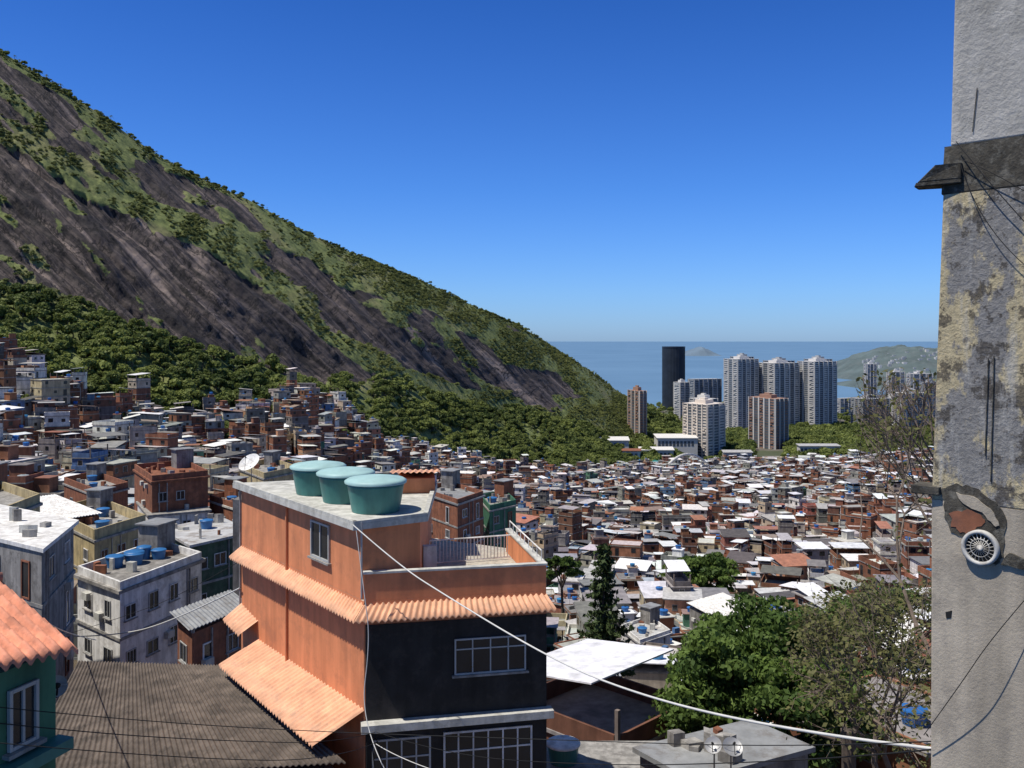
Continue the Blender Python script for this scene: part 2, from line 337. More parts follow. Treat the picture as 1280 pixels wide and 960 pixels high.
def house(x,y,g,near,rot,w=None,d=None,n=None,RL=ROOFS):
    big=random.random()<.08 and near>0
    w=w or (random.uniform(4.2,6.5) if big else random.uniform(1.9,4.2)); d=d or (random.uniform(3.2,5) if big else random.uniform(1.9,3.9))
    n=n or random.choices([1,2,3,4,5],[16,34,31,14,5])[0]; sh=2.75; z=g-5; top=g+random.uniform(-1.2,.8)
    col=jit(pick(WALLS)); ca,sa=math.cos(rot),math.sin(rot)
    loc=lambda a,b:(x+a*ca-b*sa,y+a*sa+b*ca)
    box(x,y,z-1,top,w,d,rot,jit((.2,.19,.18)))
    ww,dd=w,d; ox=oy=0
    def tk(X,Y,Z,p=1):
        if random.random()<.62*p: TK.append((X,Y,Z,random.uniform(.5,.8)))
    for k in range(n):
        if random.random()<.4: col=jit(pick(WALLS))
        if k==n-1 and n>1 and random.random()<.4:
            ww=w*random.uniform(.45,.8); ox=random.choice([-1,1])*(w-ww)
            for (a,b,hx,hy) in ((0,-d+.1,w,.1),(0,d-.1,w,.1),(w-.1,0,.1,d-.2),(-w+.1,0,.1,d-.2)):
                X,Y=loc(a,b); box(X,Y,top+.002,top+.9,hx-.01,hy,rot,col)
            if random.random()<.5: tk(*loc(-ox*random.uniform(.5,1),random.uniform(-.5,.5)*d),top+.05)
        cx,cy=loc(ox,oy); h=sh*random.uniform(.9,1.08)
        box(cx,cy,top,top+h-.18,ww-.03*k,dd-.03*k,rot,col)
        ov=random.choice([.03,.05,.08,.4 if near<2 else .1])
        box(cx,cy,top+h-.18,top+h,ww+ov,dd+ov*.6,rot,jit((.3,.29,.27)))
        if near<3:
            for fx,fy,half,off in ((0,-1,ww,dd),(0,1,ww,dd),(1,0,dd,ww),(-1,0,dd,ww)):
                nx=fx*ca-fy*sa; ny=fx*sa+fy*ca
                if nx*(-x)+ny*(-y)<.15*math.hypot(x,y): continue
                m_=max(1,int(half*2/(2.3 if near<2 else 2.9)))
                for q in range(m_):
                    if random.random()<.22: continue
                    a=(-half+(q+.5)*2*half/m_)+random.uniform(-.25,.25); hw=random.uniform(.38,.62)
                    if abs(a)+hw>half-.15: continue
                    lx,ly=(a,fy*(off-.03*k)) if fx==0 else (fx*(off-.03*k),a)
                    X,Y=loc(ox+lx,oy+ly); zz=top+random.choice([.95,1.0,1.1]); hh=random.uniform(.85,1.15)
                    if random.random()<.12: zz=top+.1; hh=2.0
                    hx,hy=(hw,.05) if fx==0 else (.05,hw)
                    if near<2 and random.random()<.75:
                        fc=jit(random.choice([(.55,.55,.53),(.6,.6,.6),(.2,.12,.07),(.3,.3,.3)]))
                        box(X,Y,zz-.09,zz+hh+.07,hx+(.07 if fx==0 else -.008),hy+(.07 if fx else -.008),rot,fc,0)
                    box(X,Y,zz,zz+hh,hx,hy,rot,(.018,.019,.022),2)
                    if near<1:
                        box(X,Y,zz,zz+hh,.03 if fx==0 else .062,.062 if fx==0 else .03,rot,(.4,.4,.4),0)
        top+=h
    r=random.random(); cx,cy=loc(ox,oy); rc_=jit(pick(RL),.2)
    if r<.33:
        box(cx,cy,top+.002,top+.09,ww+.3,dd+.3,rot,rc_,1,random.uniform(-.6,.6))
        if random.random()<.2: tk(*loc(ox+ww*.3,oy),top+.3)
    elif r<.55: # covered laje
        hh=2.1
        for a in (-1,1):
            for b_ in (-1,1):
                X,Y=loc(ox+a*(ww-.15),oy+b_*(dd-.15)); box(X,Y,top,top+hh,.1,.1,rot,(.25,.2,.17))
        for a,b_,hx,hy in ((0,-dd+.08,ww-.26,.07),(0,dd-.08,ww-.26,.07),(ww-.08,0,.07,dd-.26),(-ww+.08,0,.07,dd-.26)):
            X,Y=loc(ox+a,oy+b_); box(X,Y,top,top+.9,hx,hy,rot,col)
        k1=random.uniform(.55,1); X,Y=loc(ox,oy+dd*(1-k1)*random.choice([-1,1]))
        box(X,Y,top+hh+.2,top+hh+.28,ww+.3,(dd+.3)*k1,rot,rc_,1,random.uniform(-.4,.4))
    else:
        ph=random.choice([.15,.3,.6,.9])
        for a,b_,hx,hy in ((0,-dd+.07,ww,.07),(0,dd-.07,ww,.07),(ww-.07,0,.07,dd-.14),(-ww+.07,0,.07,dd-.14)):
            X,Y=loc(ox+a,oy+b_); box(X,Y,top,top+ph,hx,hy,rot,col)
        box(cx,cy,top+.003,top+.03,ww-.15,dd-.15,rot,jit(random.choice([(.42,.4,.37),(.58,.56,.53),(.25,.24,.23)]),.3),1)
        if random.random()<.45:
            a=random.uniform(-.4,.4)*ww; X,Y=loc(ox+a,oy+dd*.4); box(X,Y,top,top+2.1,1.2,1.1,rot,jit(pick(WALLS))); box(X,Y,top+2.1,top+2.2,1.4,1.3,rot,rc_,1)
            tk(X,Y,top+2.2)
        for _ in range(random.choice([0,0,1,1,2])):
            tk(*loc(ox+random.uniform(-.7,.7)*ww,oy+random.uniform(-.7,.7)*dd),top+.05)
        if near<2:
            for _ in range(random.choice([0,1,2,4,6])):
                X,Y=loc(ox+random.uniform(-.8,.8)*ww,oy+random.uniform(-.8,.8)*dd); box(X,Y,top,top+random.uniform(.3,1.1),random.uniform(.05,.6),random.uniform(.05,.4),rot+random.uniform(-.5,.5),jit(random.choice([(.5,.5,.5),(.1,.2,.4),(.3,.14,.08),(.2,.2,.2),(.6,.55,.4)]),.3))
            if random.random()<.5:
                X,Y=loc(ox+ww*.8,oy-dd*.8); box(X,Y,top,top+random.uniform(1.2,2.6),.03,.03,rot,(.3,.3,.3))
# hero footprints first, so the mass keeps clear of them
HER=[('grey_house',(-90,52),(52,45),(92,52),690,8,'m_grey','slab','m_white',(4,2)),
('white_house',(97,60),(150,56),(252,64),742,5.6,'m_white','slab','m_grey',(2,4),.5,6),
('dark_green_house',(204,76),(238,70),(312,75),684,9,'m_dgreen','slab','m_tin',(2,3),0,1),
('yellow_house',(62,90),(118,80),(182,87),678,9,'m_yel','slab','m_conc',(3,3),.9,2),
('plaster_house',(172,104),(186,96),(262,99),646,10,'m_white','slab','m_conc',(1,4)),
('canopy_house',(8,92),(60,84),(124,88),655,8,'m_brick','corrR','m_white',(3,3)),
('shed_roof_house',(222,52),(240,50),(304,54),792,6,'m_brick','corrR','m_tinD',(1,2)),
('cream_house',(-60,75),(5,66),(50,72),650,9,'m_yel','slab','m_conc',(2,2),.7,2),
('brick_corner_house',(262,104),(300,98),(330,102),640,9,'m_brick','slab','m_concL',(3,3),.6,1),
('low_block_house',(528,112),(572,104),(604,110),632,10,'m_brick','slab','m_tinD',(2,2),.5,0),
('green_house',(600,120),(612,112),(645,116),640,10,'m_green','slab','m_conc',(1,2),.6,1),
('pale_house',(776,118),(800,112),(838,116),806,6,'m_white','slab','m_tin',(1,2),.4,1),
('white_roof_house',(862,132),(896,126),(938,131),775,6,'m_grey','corrR','m_white',(2,2)),
('white_slab_house',(1072,88),(1110,82),(1165,86),816,6,'m_brick','corrR','m_white',(2,2)),
('brick_slab_house',(80,122),(120,112),(160,118),622,7,'m_brick','slab','m_conc',(2,2),.8,2),
('terrace_house',(300,140),(330,130),(372,137),600,9,'m_yel','slab','m_conc',(2,2),.8,1)]
HC=[]
for h_ in HER:
    l,c_,r_=P2(*h_[1]),P2(*h_[2]),P2(*h_[3]); HC.append((((l[0]+r_[0])/2),(l[1]+r_[1])/2,math.dist(l,r_)/2,h_[4],h_[2][1]))
sp=6.9; favtrees=[]
X0=-420
for ix in range(int(940/sp)):
    for iy in range(int(880/sp)):
        x=X0+ix*sp+(iy%2)*sp*.4+random.uniform(-2.3,2.3); y=40+iy*sp+random.uniform(-2.3,2.3)
        px=640+F*x/y
        if px<-260 or px>1330: continue
        j=int((px+700)/2); yb=TY[6][j]
        lim=yb*(1.0 if px<830 else 1.02)+random.uniform(-22,10 if px<450 else 4)
        if y>lim: continue
        if px<330 and y<64: continue
        if 330<=px<690 and y<105: continue
        if 690<=px and y<46: continue
        if px>820 and px<1080 and y<60: continue
        if any(math.hypot(x-a,y-b)<r_+3.0 for a,b,r_,_,_ in HC): continue
        if abs(x-P2(754,74)[0])<4 and abs(y-74)<4: continue
        if abs(x-P2(878,200)[0])<7 and abs(y-198)<8: continue
        pr=.035+.12*(y>.84*yb)*(px<830)+.12*(px>1000)*(y>650)
        if random.random()<pr: favtrees.append((x,y)); continue
        near=0 if y<130 else 1 if y<240 else 2 if y<520 else 2.5
        g=ground(x,y)
        n=None
        if y<130: n=random.choices([1,2,3],[3,5,2])[0]
        if px<330 and y<125: n=random.choice([1,2,2])
        house(x,y,g,near,.5*math.sin(x*.011)+.5*math.cos(y*.009+x*.004)+random.gauss(0,.28),n=n,RL=ROOFW if px>740 else ROOFS)
def buildboxes(name,B):
    B=np.array(B); n=len(B)
    sx=np.array([-1,1,1,-1,-1,1,1,-1]);sy=np.array([-1,-1,1,1,-1,-1,1,1]);szz=np.array([0,0,0,0,1,1,1,1])
    lx=B[:,4:5]*sx;ly=B[:,5:6]*sy; ca=np.cos(B[:,6:7]);sa=np.sin(B[:,6:7])
    X=B[:,0:1]+lx*ca-ly*sa;Y=B[:,1:2]+lx*sa+ly*ca;Z=np.where(szz==0,B[:,2:3],B[:,3:4])+np.abs(B[:,7:8])+B[:,7:8]*sy
    V=np.stack([X,Y,Z],-1).reshape(-1,3)
    f=np.array([[0,3,2,1],[4,5,6,7],[0,1,5,4],[1,2,6,5],[2,3,7,6],[3,0,4,7]])
    Fq=(np.arange(n)[:,None,None]*8+f).reshape(-1,4)
    col=np.concatenate([B[:,8:11],np.ones((n,1))],1); col=np.repeat(col,8,0)
    mi=np.repeat(B[:,11],6)
    return npmesh(name,V,Fq,[m_wall,m_roof,m_glass],mi,attrs={'Col':('FLOAT_COLOR','POINT',col)})
fo=buildboxes('favela_houses',BX)
def tanks(name,L,parent):
    n=10; prof=[(.8,0),(1,.95),(1.04,1.0),(1.0,1.12),(.3,1.3)]; nv=n*len(prof)
    ang=np.arange(n)*2*np.pi/n; base=np.array([[r*math.cos(a),r*math.sin(a),z] for r,z in prof for a in ang])
    L=np.array(L); V=(base[None]*L[:,3][:,None,None]+L[:,None,:3]).reshape(-1,3)
    f=[]; 
    for k in range(len(prof)-1):
        for i in range(n): j=(i+1)%n; f.append([k*n+i,k*n+j,(k+1)*n+j,(k+1)*n+i])
    Fq=(np.arange(len(L))[:,None,None]*nv+np.array(f)).reshape(-1,4)
    cols=np.array([[.025,.13,.38,1]]*6+[[.04,.22,.45,1],[.3,.33,.34,1],[.5,.48,.45,1]]); ci=np.random.default_rng(1).integers(0,len(cols),len(L))
    return npmesh(name,V,Fq,[m_tank],None,parent,{'Col':('FLOAT_COLOR','POINT',np.repeat(cols[ci],nv,0))})
tanks('roof_water_tanks',TK,fo)

# ---------------- foliage instancing ----------------
def leafquads(C,size,nrm=None,rg=rng,asp=1.5):
    n=len(C); a=rg.normal(size=(n,3)); 
    if nrm is not None: nn=nrm+rg.normal(size=(n,3))*.55; nn/=np.linalg.norm(nn,axis=1,keepdims=True); a=a-(a*nn).sum(1,keepdims=True)*nn
    a/=np.linalg.norm(a,axis=1,keepdims=True)
    b_=np.cross(nn,a) if nrm is not None else np.cross(a,rg.normal(size=(n,3)))
    b_/=np.linalg.norm(b_,axis=1,keepdims=True)
    s=np.asarray(size).reshape(-1,1)
    V=np.stack([C-a*s*asp,C-b_*s,C+a*s*asp,C+b_*s],1).reshape(-1,3)
    return V,np.arange(n*4).reshape(-1,4)
src=bpy.data.collections.new('tree_sources')
def tuft(name,seed,n=260,flat=.75,trunk=1.2,leaf=.13,mat=None):
    r=np.random.default_rng(seed); nl=r.integers(7,11); C=[];Nn=[];vv=[]
    lob=[]
    for i in range(nl):
        d=r.normal(size=3); d/=np.linalg.norm(d); d[2]=abs(d[2])*.8-.1
        lob.append((d*r.uniform(.35,.72)*np.array([1,1,flat]),r.uniform(.28,.5),r.uniform(0,1)))
    for i in range(n):
        c,R_,v=lob[r.integers(nl)]; d=r.normal(size=3); d/=np.linalg.norm(d)
        if d[2]<-.5: d[2]*=-1
        C.append(c+d*R_*r.uniform(.75,1.08)); Nn.append(d); vv.append(np.clip(v*.6+r.uniform(0,.4),0,1))
    C=np.array(C)+np.array([0,0,trunk]); V,Fq=leafquads(C,r.uniform(leaf*.6,leaf*1.2,n),np.array(Nn),r)
    tv=[];tf=[];o=len(V)
    for k,(z,rr) in enumerate(((-.6,.09),(trunk*.6,.06),(trunk*1.2,.03))):
        for i in range(5): a=i*2*math.pi/5; tv.append((rr*math.cos(a),rr*math.sin(a),z))
    for k in range(2):
        for i in range(5): j=(i+1)%5; tf.append((o+k*5+i,o+k*5+j,o+k*5+5+j,o+k*5+5+i))
    V=np.concatenate([V,np.array(tv)]);mi=[0]*len(Fq)+[1]*len(tf);Fq=np.concatenate([Fq,np.array(tf)])
    v=np.concatenate([np.repeat(vv,4),np.zeros(15)])
    return npmesh(name,V,Fq,[mat or m_leafF,m_bark],mi,attrs={'v':('FLOAT','POINT',v)},coll=src)
for i in range(5): tuft('a_tree_%d'%i,10+i,340,.8,.9,.135)
for i in range(3): tuft('b_shrub_%d'%i,30+i,170,.6,.25,.17,m_leafS)
def palm(name):
    r=np.random.default_rng(5);V=[];Fq=[]
    for k in range(16):
        a=r.uniform(0,6.28);el=r.uniform(-.1,.9);p=np.array([0,0,2.0]);w=.1
        dirv=np.array([math.cos(a)*math.cos(el),math.sin(a)*math.cos(el),math.sin(el)]);side=np.array([-math.sin(a),math.cos(a),0])
        for s_ in range(4):
            q=p+dirv*.26; w2=.1*(1-s_/4); o=len(V); V+= [p-side*w,p+side*w,q+side*w2,q-side*w2]; Fq.append([o,o+1,o+2,o+3]); p=q;w=w2;dirv=dirv+np.array([0,0,-.38])
    for i in range(5):
        a=i*1.2566;b2=(i+1)*1.2566;o=len(V);V+=[np.array([.06*math.cos(a),.06*math.sin(a),-.4]),np.array([.06*math.cos(b2),.06*math.sin(b2),-.4]),np.array([.045*math.cos(b2),.045*math.sin(b2),2]),np.array([.045*math.cos(a),.045*math.sin(a),2])];Fq.append([o,o+1,o+2,o+3])
    npmesh(name,np.array(V),np.array(Fq),[m_leafF,m_bark],[0]*(len(Fq)-5)+[1]*5,attrs={'v':('FLOAT','POINT',np.full(len(V),.4))},coll=src)
palm('c_palm')
def instancer(name,P,scl,idx):
    P=np.asarray(P,np.float32); me=bpy.data.meshes.new(name); me.vertices.add(len(P)); me.vertices.foreach_set('co',P.ravel())
    a=me.attributes.new('scl','FLOAT_VECTOR','POINT'); sv=np.asarray(scl)[:,None]*np.stack([rng.uniform(.8,1.2,len(P)),rng.uniform(.8,1.2,len(P)),rng.uniform(.7,1.15,len(P))],1); a.data.foreach_set('vector',sv.astype(np.float32).ravel())
    a=me.attributes.new('rot','FLOAT_VECTOR','POINT'); rv=np.zeros((len(P),3),np.float32); rv[:,2]=rng.uniform(0,6.28,len(P)); rv[:,:2]=rng.normal(size=(len(P),2))*.08; a.data.foreach_set('vector',rv.ravel())
    a=me.attributes.new('idx','INT','POINT'); a.data.foreach_set('value',np.asarray(idx,np.int32))
    o=bpy.data.objects.new(name,me); link(o)
    ng=bpy.data.node_groups.new(name,'GeometryNodeTree'); ng.interface.new_socket(name='Geometry',in_out='INPUT',socket_type='NodeSocketGeometry'); ng.interface.new_socket(name='Geometry',in_out='OUTPUT',socket_type='NodeSocketGeometry')
    gi=ng.nodes.new('NodeGroupInput');go=ng.nodes.new('NodeGroupOutput');ip=ng.nodes.new('GeometryNodeInstanceOnPoints');ci=ng.nodes.new('GeometryNodeCollectionInfo')
    ci.inputs['Collection'].default_value=src; ci.inputs['Separate Children'].default_value=True; ci.inputs['Reset Children'].default_value=True
    ip.inputs['Pick Instance'].default_value=True
    def na(t,n_):
        x=ng.nodes.new('GeometryNodeInputNamedAttribute'); x.data_type=t; x.inputs['Name'].default_value=n_; return x.outputs['Attribute']
    L=ng.links.new; L(gi.outputs[0],ip.inputs['Points']);L(ci.outputs[0],ip.inputs['Instance']);L(na('INT','idx'),ip.inputs['Instance Index']);L(na('FLOAT_VECTOR','rot'),ip.inputs['Rotation']);L(na('FLOAT_VECTOR','scl'),ip.inputs['Scale']);L(ip.outputs[0],go.inputs[0])
    md=o.modifiers.new('inst','NODES'); md.node_group=ng
    return o
rk=MT['rk'];ks=MT['ks'][:,None]*np.ones_like(rk);PXm=MT['PX'];PYm=MT['PY']
dx=np.gradient(MX,axis=1);sl=np.hypot(np.gradient(MY,axis=0),np.gradient(MZ,axis=0));area=np.abs(dx*sl)
okm=(ks<8.15)&(PXm>-160)&(PXm<806)
wts=np.where(okm,area*(1-np.clip(rk*1.4,0,1))**1.8,0)
low=ks<7.0+.2*fbm(PXm/30,PYm/30)
def samp(wt,n):
    p=wt.ravel()/wt.sum(); i=rng.choice(len(p),n,p=p); return i
pts=[];scs=[];ids=[]
gap=np.clip(.55+fbm(PXm/16+31,PYm/12+14,4)*3.5,.08,1)
i=samp(wts*low*gap,5200); far=MY.ravel()[i]
P=np.stack([MX.ravel()[i],MY.ravel()[i],MZ.ravel()[i]+H],1)+rng.normal(size=(len(i),3))*[1.5,1.5,0]
pts.append(P);scs.append(rng.uniform(1.4,4.3,len(i))*np.where(rng.random(len(i))<.07,1.35,1));ids.append(rng.integers(0,5,len(i)))
clump=np.clip(.35+fbm(PXm/22+11,PYm/22+4,4)*3.2,.05,1)
i=samp(wts*(~low)*clump,20000); P=np.stack([MX.ravel()[i],MY.ravel()[i],MZ.ravel()[i]+H],1)+rng.normal(size=(len(i),3))*[1.,1.,0]
s_=rng.uniform(.6,1.7,len(i))*np.where(rng.random(len(i))<.06,1.7,1)
pts.append(P);scs.append(s_);ids.append(rng.integers(5,8,len(i)))
rw=np.where((np.abs(ks-8)<.06)&okm,1.,0); i=samp(rw,380); P=np.stack([MX.ravel()[i],MY.ravel()[i],MZ.ravel()[i]+H],1)
pts.append(P);scs.append(rng.uniform(.8,2.4,len(i)));ids.append(np.where(rng.random(len(i))<.12,8,rng.integers(0,8,len(i))))
instancer('hillside_forest',np.concatenate(pts),np.concatenate(scs),np.concatenate(ids))
P=[];sz=[]
for x,y in favtrees:
    for _ in range(random.choice([1,2,2,3])):
        xx=x+random.uniform(-3,3);yy=y+random.uniform(-3,3); s0=random.uniform(2.0,3.8)
        P.append((xx,yy,ground(xx,yy)-.3)); sz.append(s0)
def trees_region(n,px0,px1,y0,y1,s0,s1):
    for _ in range(n):
        Y=math.sqrt(random.uniform(y0*y0,y1*y1));px=random.uniform(px0,px1);x,_y=P2(px,Y); P.append((x,Y,ground(x,Y)-.5)); sz.append(random.uniform(s0,s1))
trees_region(700,800,852,900,1500,4.5,8.5); trees_region(420,905,940,980,1380,5,8.5); trees_region(900,982,1100,900,1500,5,9)
trees_region(500,1050,1250,850,1500,4,8); trees_region(500,800,1250,1500,2100,5,9); trees_region(160,690,812,790,900,3.5,6); trees_region(120,560,700,600,720,3,5.5)
trees_region(60,850,930,900,980,4,6)
trees_region(30,300,372,250,330,3,5); trees_region(60,150,300,300,400,3,5); trees_region(30,540,580,300,420,2.5,4)
instancer('valley_trees',P,sz,rng.integers(0,5,len(P)))

# ---------------- hero houses ----------------
def tank(mb,c,r,h,body=m_blue,lid=m_blue):
    mb.lathe(c,[(r*.8,0),(r*.86,h*.3),(r*.95,h*.8),(r*.98,h*.9)],body,28)
    mb.lathe(Vector(c)+Vector((0,0,h*.9)),[(r*1.04,0),(r*1.05,h*.07),(r*.95,h*.13),(r*.5,h*.2),(r*.18,h*.24)],lid,28)
def dish(name,c,r,aim,mat=m_metal,pole=1.0,parent=None):
    mb=MB();c=Vector(c);aim=Vector(aim).normalized();a=aim.cross(Vector((0,0,1))).normalized();b=a.cross(aim)
    n=24;vs=[];fs=[]
    for k in range(5):
        rr=r*k/4; dp=.28*r*(k/4)**2
        for i in range(n): t=2*math.pi*i/n; vs.append(c+(a*math.cos(t)+b*math.sin(t))*rr+aim*dp)
    for k in range(4):
        for i in range(n): j=(i+1)%n; fs.append((k*n+i,k*n+j,(k+1)*n+j,(k+1)*n+i))
    mb.add(vs,fs,mat); tip=c+aim*r*.9
    mb.tube(c-b*r,tip,.015,.015,m_black); mb.tube(tip-aim*.06,tip+aim*.06,.05,.04,m_black,8)
    for q in (a,-a): mb.tube(c+q*r*.9+aim*.2*r,tip,.01,.01,m_metal)
    mb.tube(c-aim*.03,c-aim*.15,.05,.05,m_black,8); mb.tube(c-aim*.15,c-aim*.15-Vector((0,0,pole)),.03,.03,m_metal,8)
    return mb.build(name,parent,True)
def hero(name,L,C,R,pyTop,h,wm,roof='slab',rm=None,win=(2,3),par=.0,tk=0,bands=True,storeys=None):
    wm=globals()[wm]; rm=globals()[rm] if rm else m_conc
    e=empty(name); Lp,Cp,Rp=P2(*L),P2(*C),P2(*R); D=(Lp[0]+Rp[0]-Cp[0],Lp[1]+Rp[1]-Cp[1])
    zt=zp(C[1],pyTop); poly=[Lp,Cp,Rp,D]; mb=MB(); mb.prism(poly,zt-h-14,zt,wm)
    ns=storeys or max(1,round(h/2.8)); sh=h/ns
    cen=Vector(((Lp[0]+Rp[0])/2,(Lp[1]+Rp[1])/2)); grow=lambda k:[cen+(Vector(p)-cen)*(1+k/(Vector(p)-cen).length) for p in poly]
    if bands:
        for i in range(1,ns): mb.prism(grow(.12),zt-i*sh-.1,zt-i*sh+.08,m_conc)
    mb.build('walls',e)
    wb=MB()
    for (A,B,nw) in ((Lp,Cp,win[0]),(Cp,Rp,win[1])):
        Ln=(Vector(B)-Vector(A)).length
        for i in range(ns+2):
            for k in range(nw):
                u=(k+.5)*Ln/nw+random.uniform(-.15,.15); hw=min(.55,Ln/nw*.3)*random.uniform(.7,1.1)
                if random.random()<.18: continue
                z=zt-(i+1)*sh+sh*.36
                if random.random()<.15: wb.window(A,B,u-.4,u+.4,z-.8,z+1.1,random.choice([m_brick,m_white]),0,.08,False)
                else: wb.window(A,B,u-hw,u+hw,z,z+min(1.15,sh*.42)*random.uniform(.75,1),random.choice([m_frame,m_white,m_frame]),random.choice([1,1,2]))
    for k in range(2):
        u=random.uniform(.1,.9)*(Vector(Rp)-Vector(Cp)).length; wb.wbox(Cp,Rp,u,u+.09,zt-h-4,zt-.1,.0,.1,m_conc)
    for k in range(3):
        A,B=random.choice(((Lp,Cp),(Cp,Rp))); Ln=(Vector(B)-Vector(A)).length; u=random.uniform(.1,.8)*Ln; z=zt-random.uniform(.2,.9)*h; wb.wbox(A,B,u,u+.7,z,z+.45,0,.32,m_concL)
    wb.build('windows',e)
    rb=MB()
    if roof=='slab':
        rb.prism(grow(.3),zt+.003,zt+.2,rm)
        if par:
            for i in range(4): A=Vector(poly[i]);B=Vector(poly[(i+1)%4]); rb.wbox(A,B,.0 if i%2 else .16,(B-A).length-(.0 if i%2 else .16),zt+.2,zt+.2+par,-.15,0,wm)
        for k in range(9):
            f1,f2=random.uniform(.1,.9),random.uniform(.1,.9); q=Vector(Lp)*(1-f1)+Vector(Cp)*f1+(Vector(Rp)-Vector(Cp))*f2
            a,b_=random.uniform(.08,.5),random.uniform(.08,.4); t=random.uniform(0,3); 
            c4=[(q.x+a*math.cos(t+i)*1.0,q.y+b_*math.sin(t+i)) for i in (0,1.57,3.14,4.71)]; rb.prism(c4,zt+.2,zt+.2+random.uniform(.15,.8),random.choice([m_grey,m_brick,m_concL,m_conc,m_conc]))
        if par:
            q=Vector(D)*.7+cen*.3; u=(Vector(Rp)-Vector(Cp)).normalized(); v_=Vector((-u.y,u.x)); c4=[q-u*1-v_*1,q+u*1-v_*1,q+u*1+v_*.6,q-u*1+v_*.6]; rb.prism(c4,zt+.2,zt+2.3,random.choice([m_brick,m_grey])); c4=[q+(p-q)*1.2 for p in c4]; rb.prism(c4,zt+2.303,zt+2.4,m_tinD)
    else:
        g=grow(.45); za=H+zt+.65; zb=H+zt+.3
        hi,lo=(g[0],g[3]),(g[1],g[2])
        rb.corr((*hi[0],za),(*hi[1],za),(*lo[1],zb),(*lo[0],zb),rm,.3,.03,3)
        for i in range(4): p=cen+(Vector(poly[i])-cen)*.96; rb.prism([(p.x-.08,p.y-.08),(p.x+.08,p.y-.08),(p.x+.08,p.y+.08),(p.x-.08,p.y+.08)],zt,zt+.3,m_conc)
    for k in range(tk):
        f1,f2=random.uniform(.2,.8),random.uniform(.25,.8); q=Vector(Lp)*(1-f1)+Vector(Cp)*f1+(Vector(Rp)-Vector(Cp))*f2
        tank(rb,(q.x,q.y,H+zt+(.2 if roof=='slab' else .5)),random.uniform(.45,.65),random.uniform(.6,.85))
    rb.build('roof',e); return e
for h_ in HER: hero(*h_)
hero('brick_house',(168,106),(190,97),(260,101),604,3.2,'m_brick','slab','m_brick',(1,3),.6)
e=empty('rooftop_satellite_dish'); dish('dish',S(313,580,62),.75,(-.3,-.6,.75),m_white,2.5,e)
mb=MB(); q=S(313,580,62); mb.prism([(q.x-1,q.y-.6),(q.x+2.6,q.y-.6),(q.x+2.6,q.y+3),(q.x-1,q.y+3)],q.z-H-14,q.z-H-2.3,m_grey); mb.build('support_block',e)

# ---- orange house ----
oh=empty('orange_house')
A=(-4.65,29.0);Lb=(-10.9,37.2);Rf=(1.12,30.2);Bk=(-.2,36.4);Bk2=(-4.0,38.6)
b=MB(); b.prism([Lb,A,Rf,Bk,Bk2],-34,-12.05,m_orange2); b.build('lower_walls',oh)
b=MB(); b.prism([Lb,A,Rf,Bk,Bk2],-12.05,-8.2,m_orange,topmat=m_floor)
pp=[Lb,(-4.78,29.17),(-3.0,30.2),(-3.2,36.8),(-6.2,38.4)]
b.prism(pp,-8.198,-5.95,m_orange)
Lf=(Vector(Rf)-Vector(A)).length
b.wbox(A,Rf,.0,Lf,-8.2,-7.36,-.16,0,m_orange); Lr=(Vector(Bk)-Vector(Rf)).length
b.wbox(Rf,Bk,.0,Lr-.6,-8.2,-7.36,-.16,0,m_orange)
b.wbox(A,Rf,-.02,Lf+.03,-7.36,-7.29,-.2,.04,m_concL); b.wbox(Rf,Bk,.04,Lr-.6,-7.362,-7.292,-.2,.04,m_concL)
b.build('upper_walls',oh,bevel=.012)
b=MB(); b.wbox(A,Rf,.05,Lf,-11.95,-8.95,0.0,.05,m_char); b.wbox(A,Rf,.05,Lf,-20,-12.2,0,.05,m_char)
b.wbox(A,Rf,-.1,Lf+.15,-12.2,-11.95,0,.45,m_concL); b.build('dark_facade',oh,bevel=.01)
w_=MB(); A2=Vector(A)+Vector((.203,-.979))*.05; R2=Vector(Rf)+Vector((.203,-.979))*.05
w_.window(A2,R2,upx(A2,R2,568),upx(A2,R2,657),-10.7,-9.55,m_frame,3,.05,transom=True)
w_.window(A2,R2,.25,2.1,-14.6,-12.55,m_frame,3,.06,transom=True); w_.window(A2,R2,2.5,5.4,-14.6,-12.5,m_white,5,.06,transom=True)
w_.window(Lb,A,upx(Lb,A,390),upx(Lb,A,413),-7.45,-6.2,m_frame,1,.07); w_.build('windows',oh)
b=MB(); rs=[(-11.25,37.2),(-4.95,28.8),(-2.75,30.3),(-3.0,37.1),(-6.2,38.8)]
b.prism(rs,-5.949,-5.76,m_concL); 
for i in (0,1,2): 
    X1=Vector(rs[i]);X2=Vector(rs[i+1]); b.wbox(X1,X2,0.03,(X2-X1).length-.03,-5.76,-5.66,-.16,0.003*i-.01,m_concL)
b.prism([(-4.2,34.6),(-2.9,34.8),(-3.1,36.8),(-4.5,36.7)],-5.759,-5.2,m_orange2); 
b.corr((-4.6,34.4,H-4.95),(-2.7,34.6,H-4.95),(-2.9,37.1,H-5.2),(-4.8,37,H-5.2),m_awn,.22,.03); b.build('roof_slab',oh,bevel=.01)
nL=Vector((-.796,-.607));nF=Vector((.203,-.979))
def off(p,n,k): return Vector(p)+n*k
def V3(p,z): return (p[0],p[1],H+z)
mit=lambda k: Vector(A)+(nL+nF)/(1+nL.dot(nF))*k
aw=MB()
aw.corr(V3(Lb,-8.3),V3(A,-8.3),V3(mit(.5),-8.65),V3(off(Lb,nL,.5),-8.65),m_awn,.2,.04,2,.07)
aw.corr(V3(A,-8.3),V3(Rf,-8.3),V3(off(Rf,nF,.5)+Vector((.2,.05)),-8.65),V3(mit(.5),-8.65),m_awn,.2,.04,2,.07)
a1=Vector(Lb).lerp(Vector(A),.17)
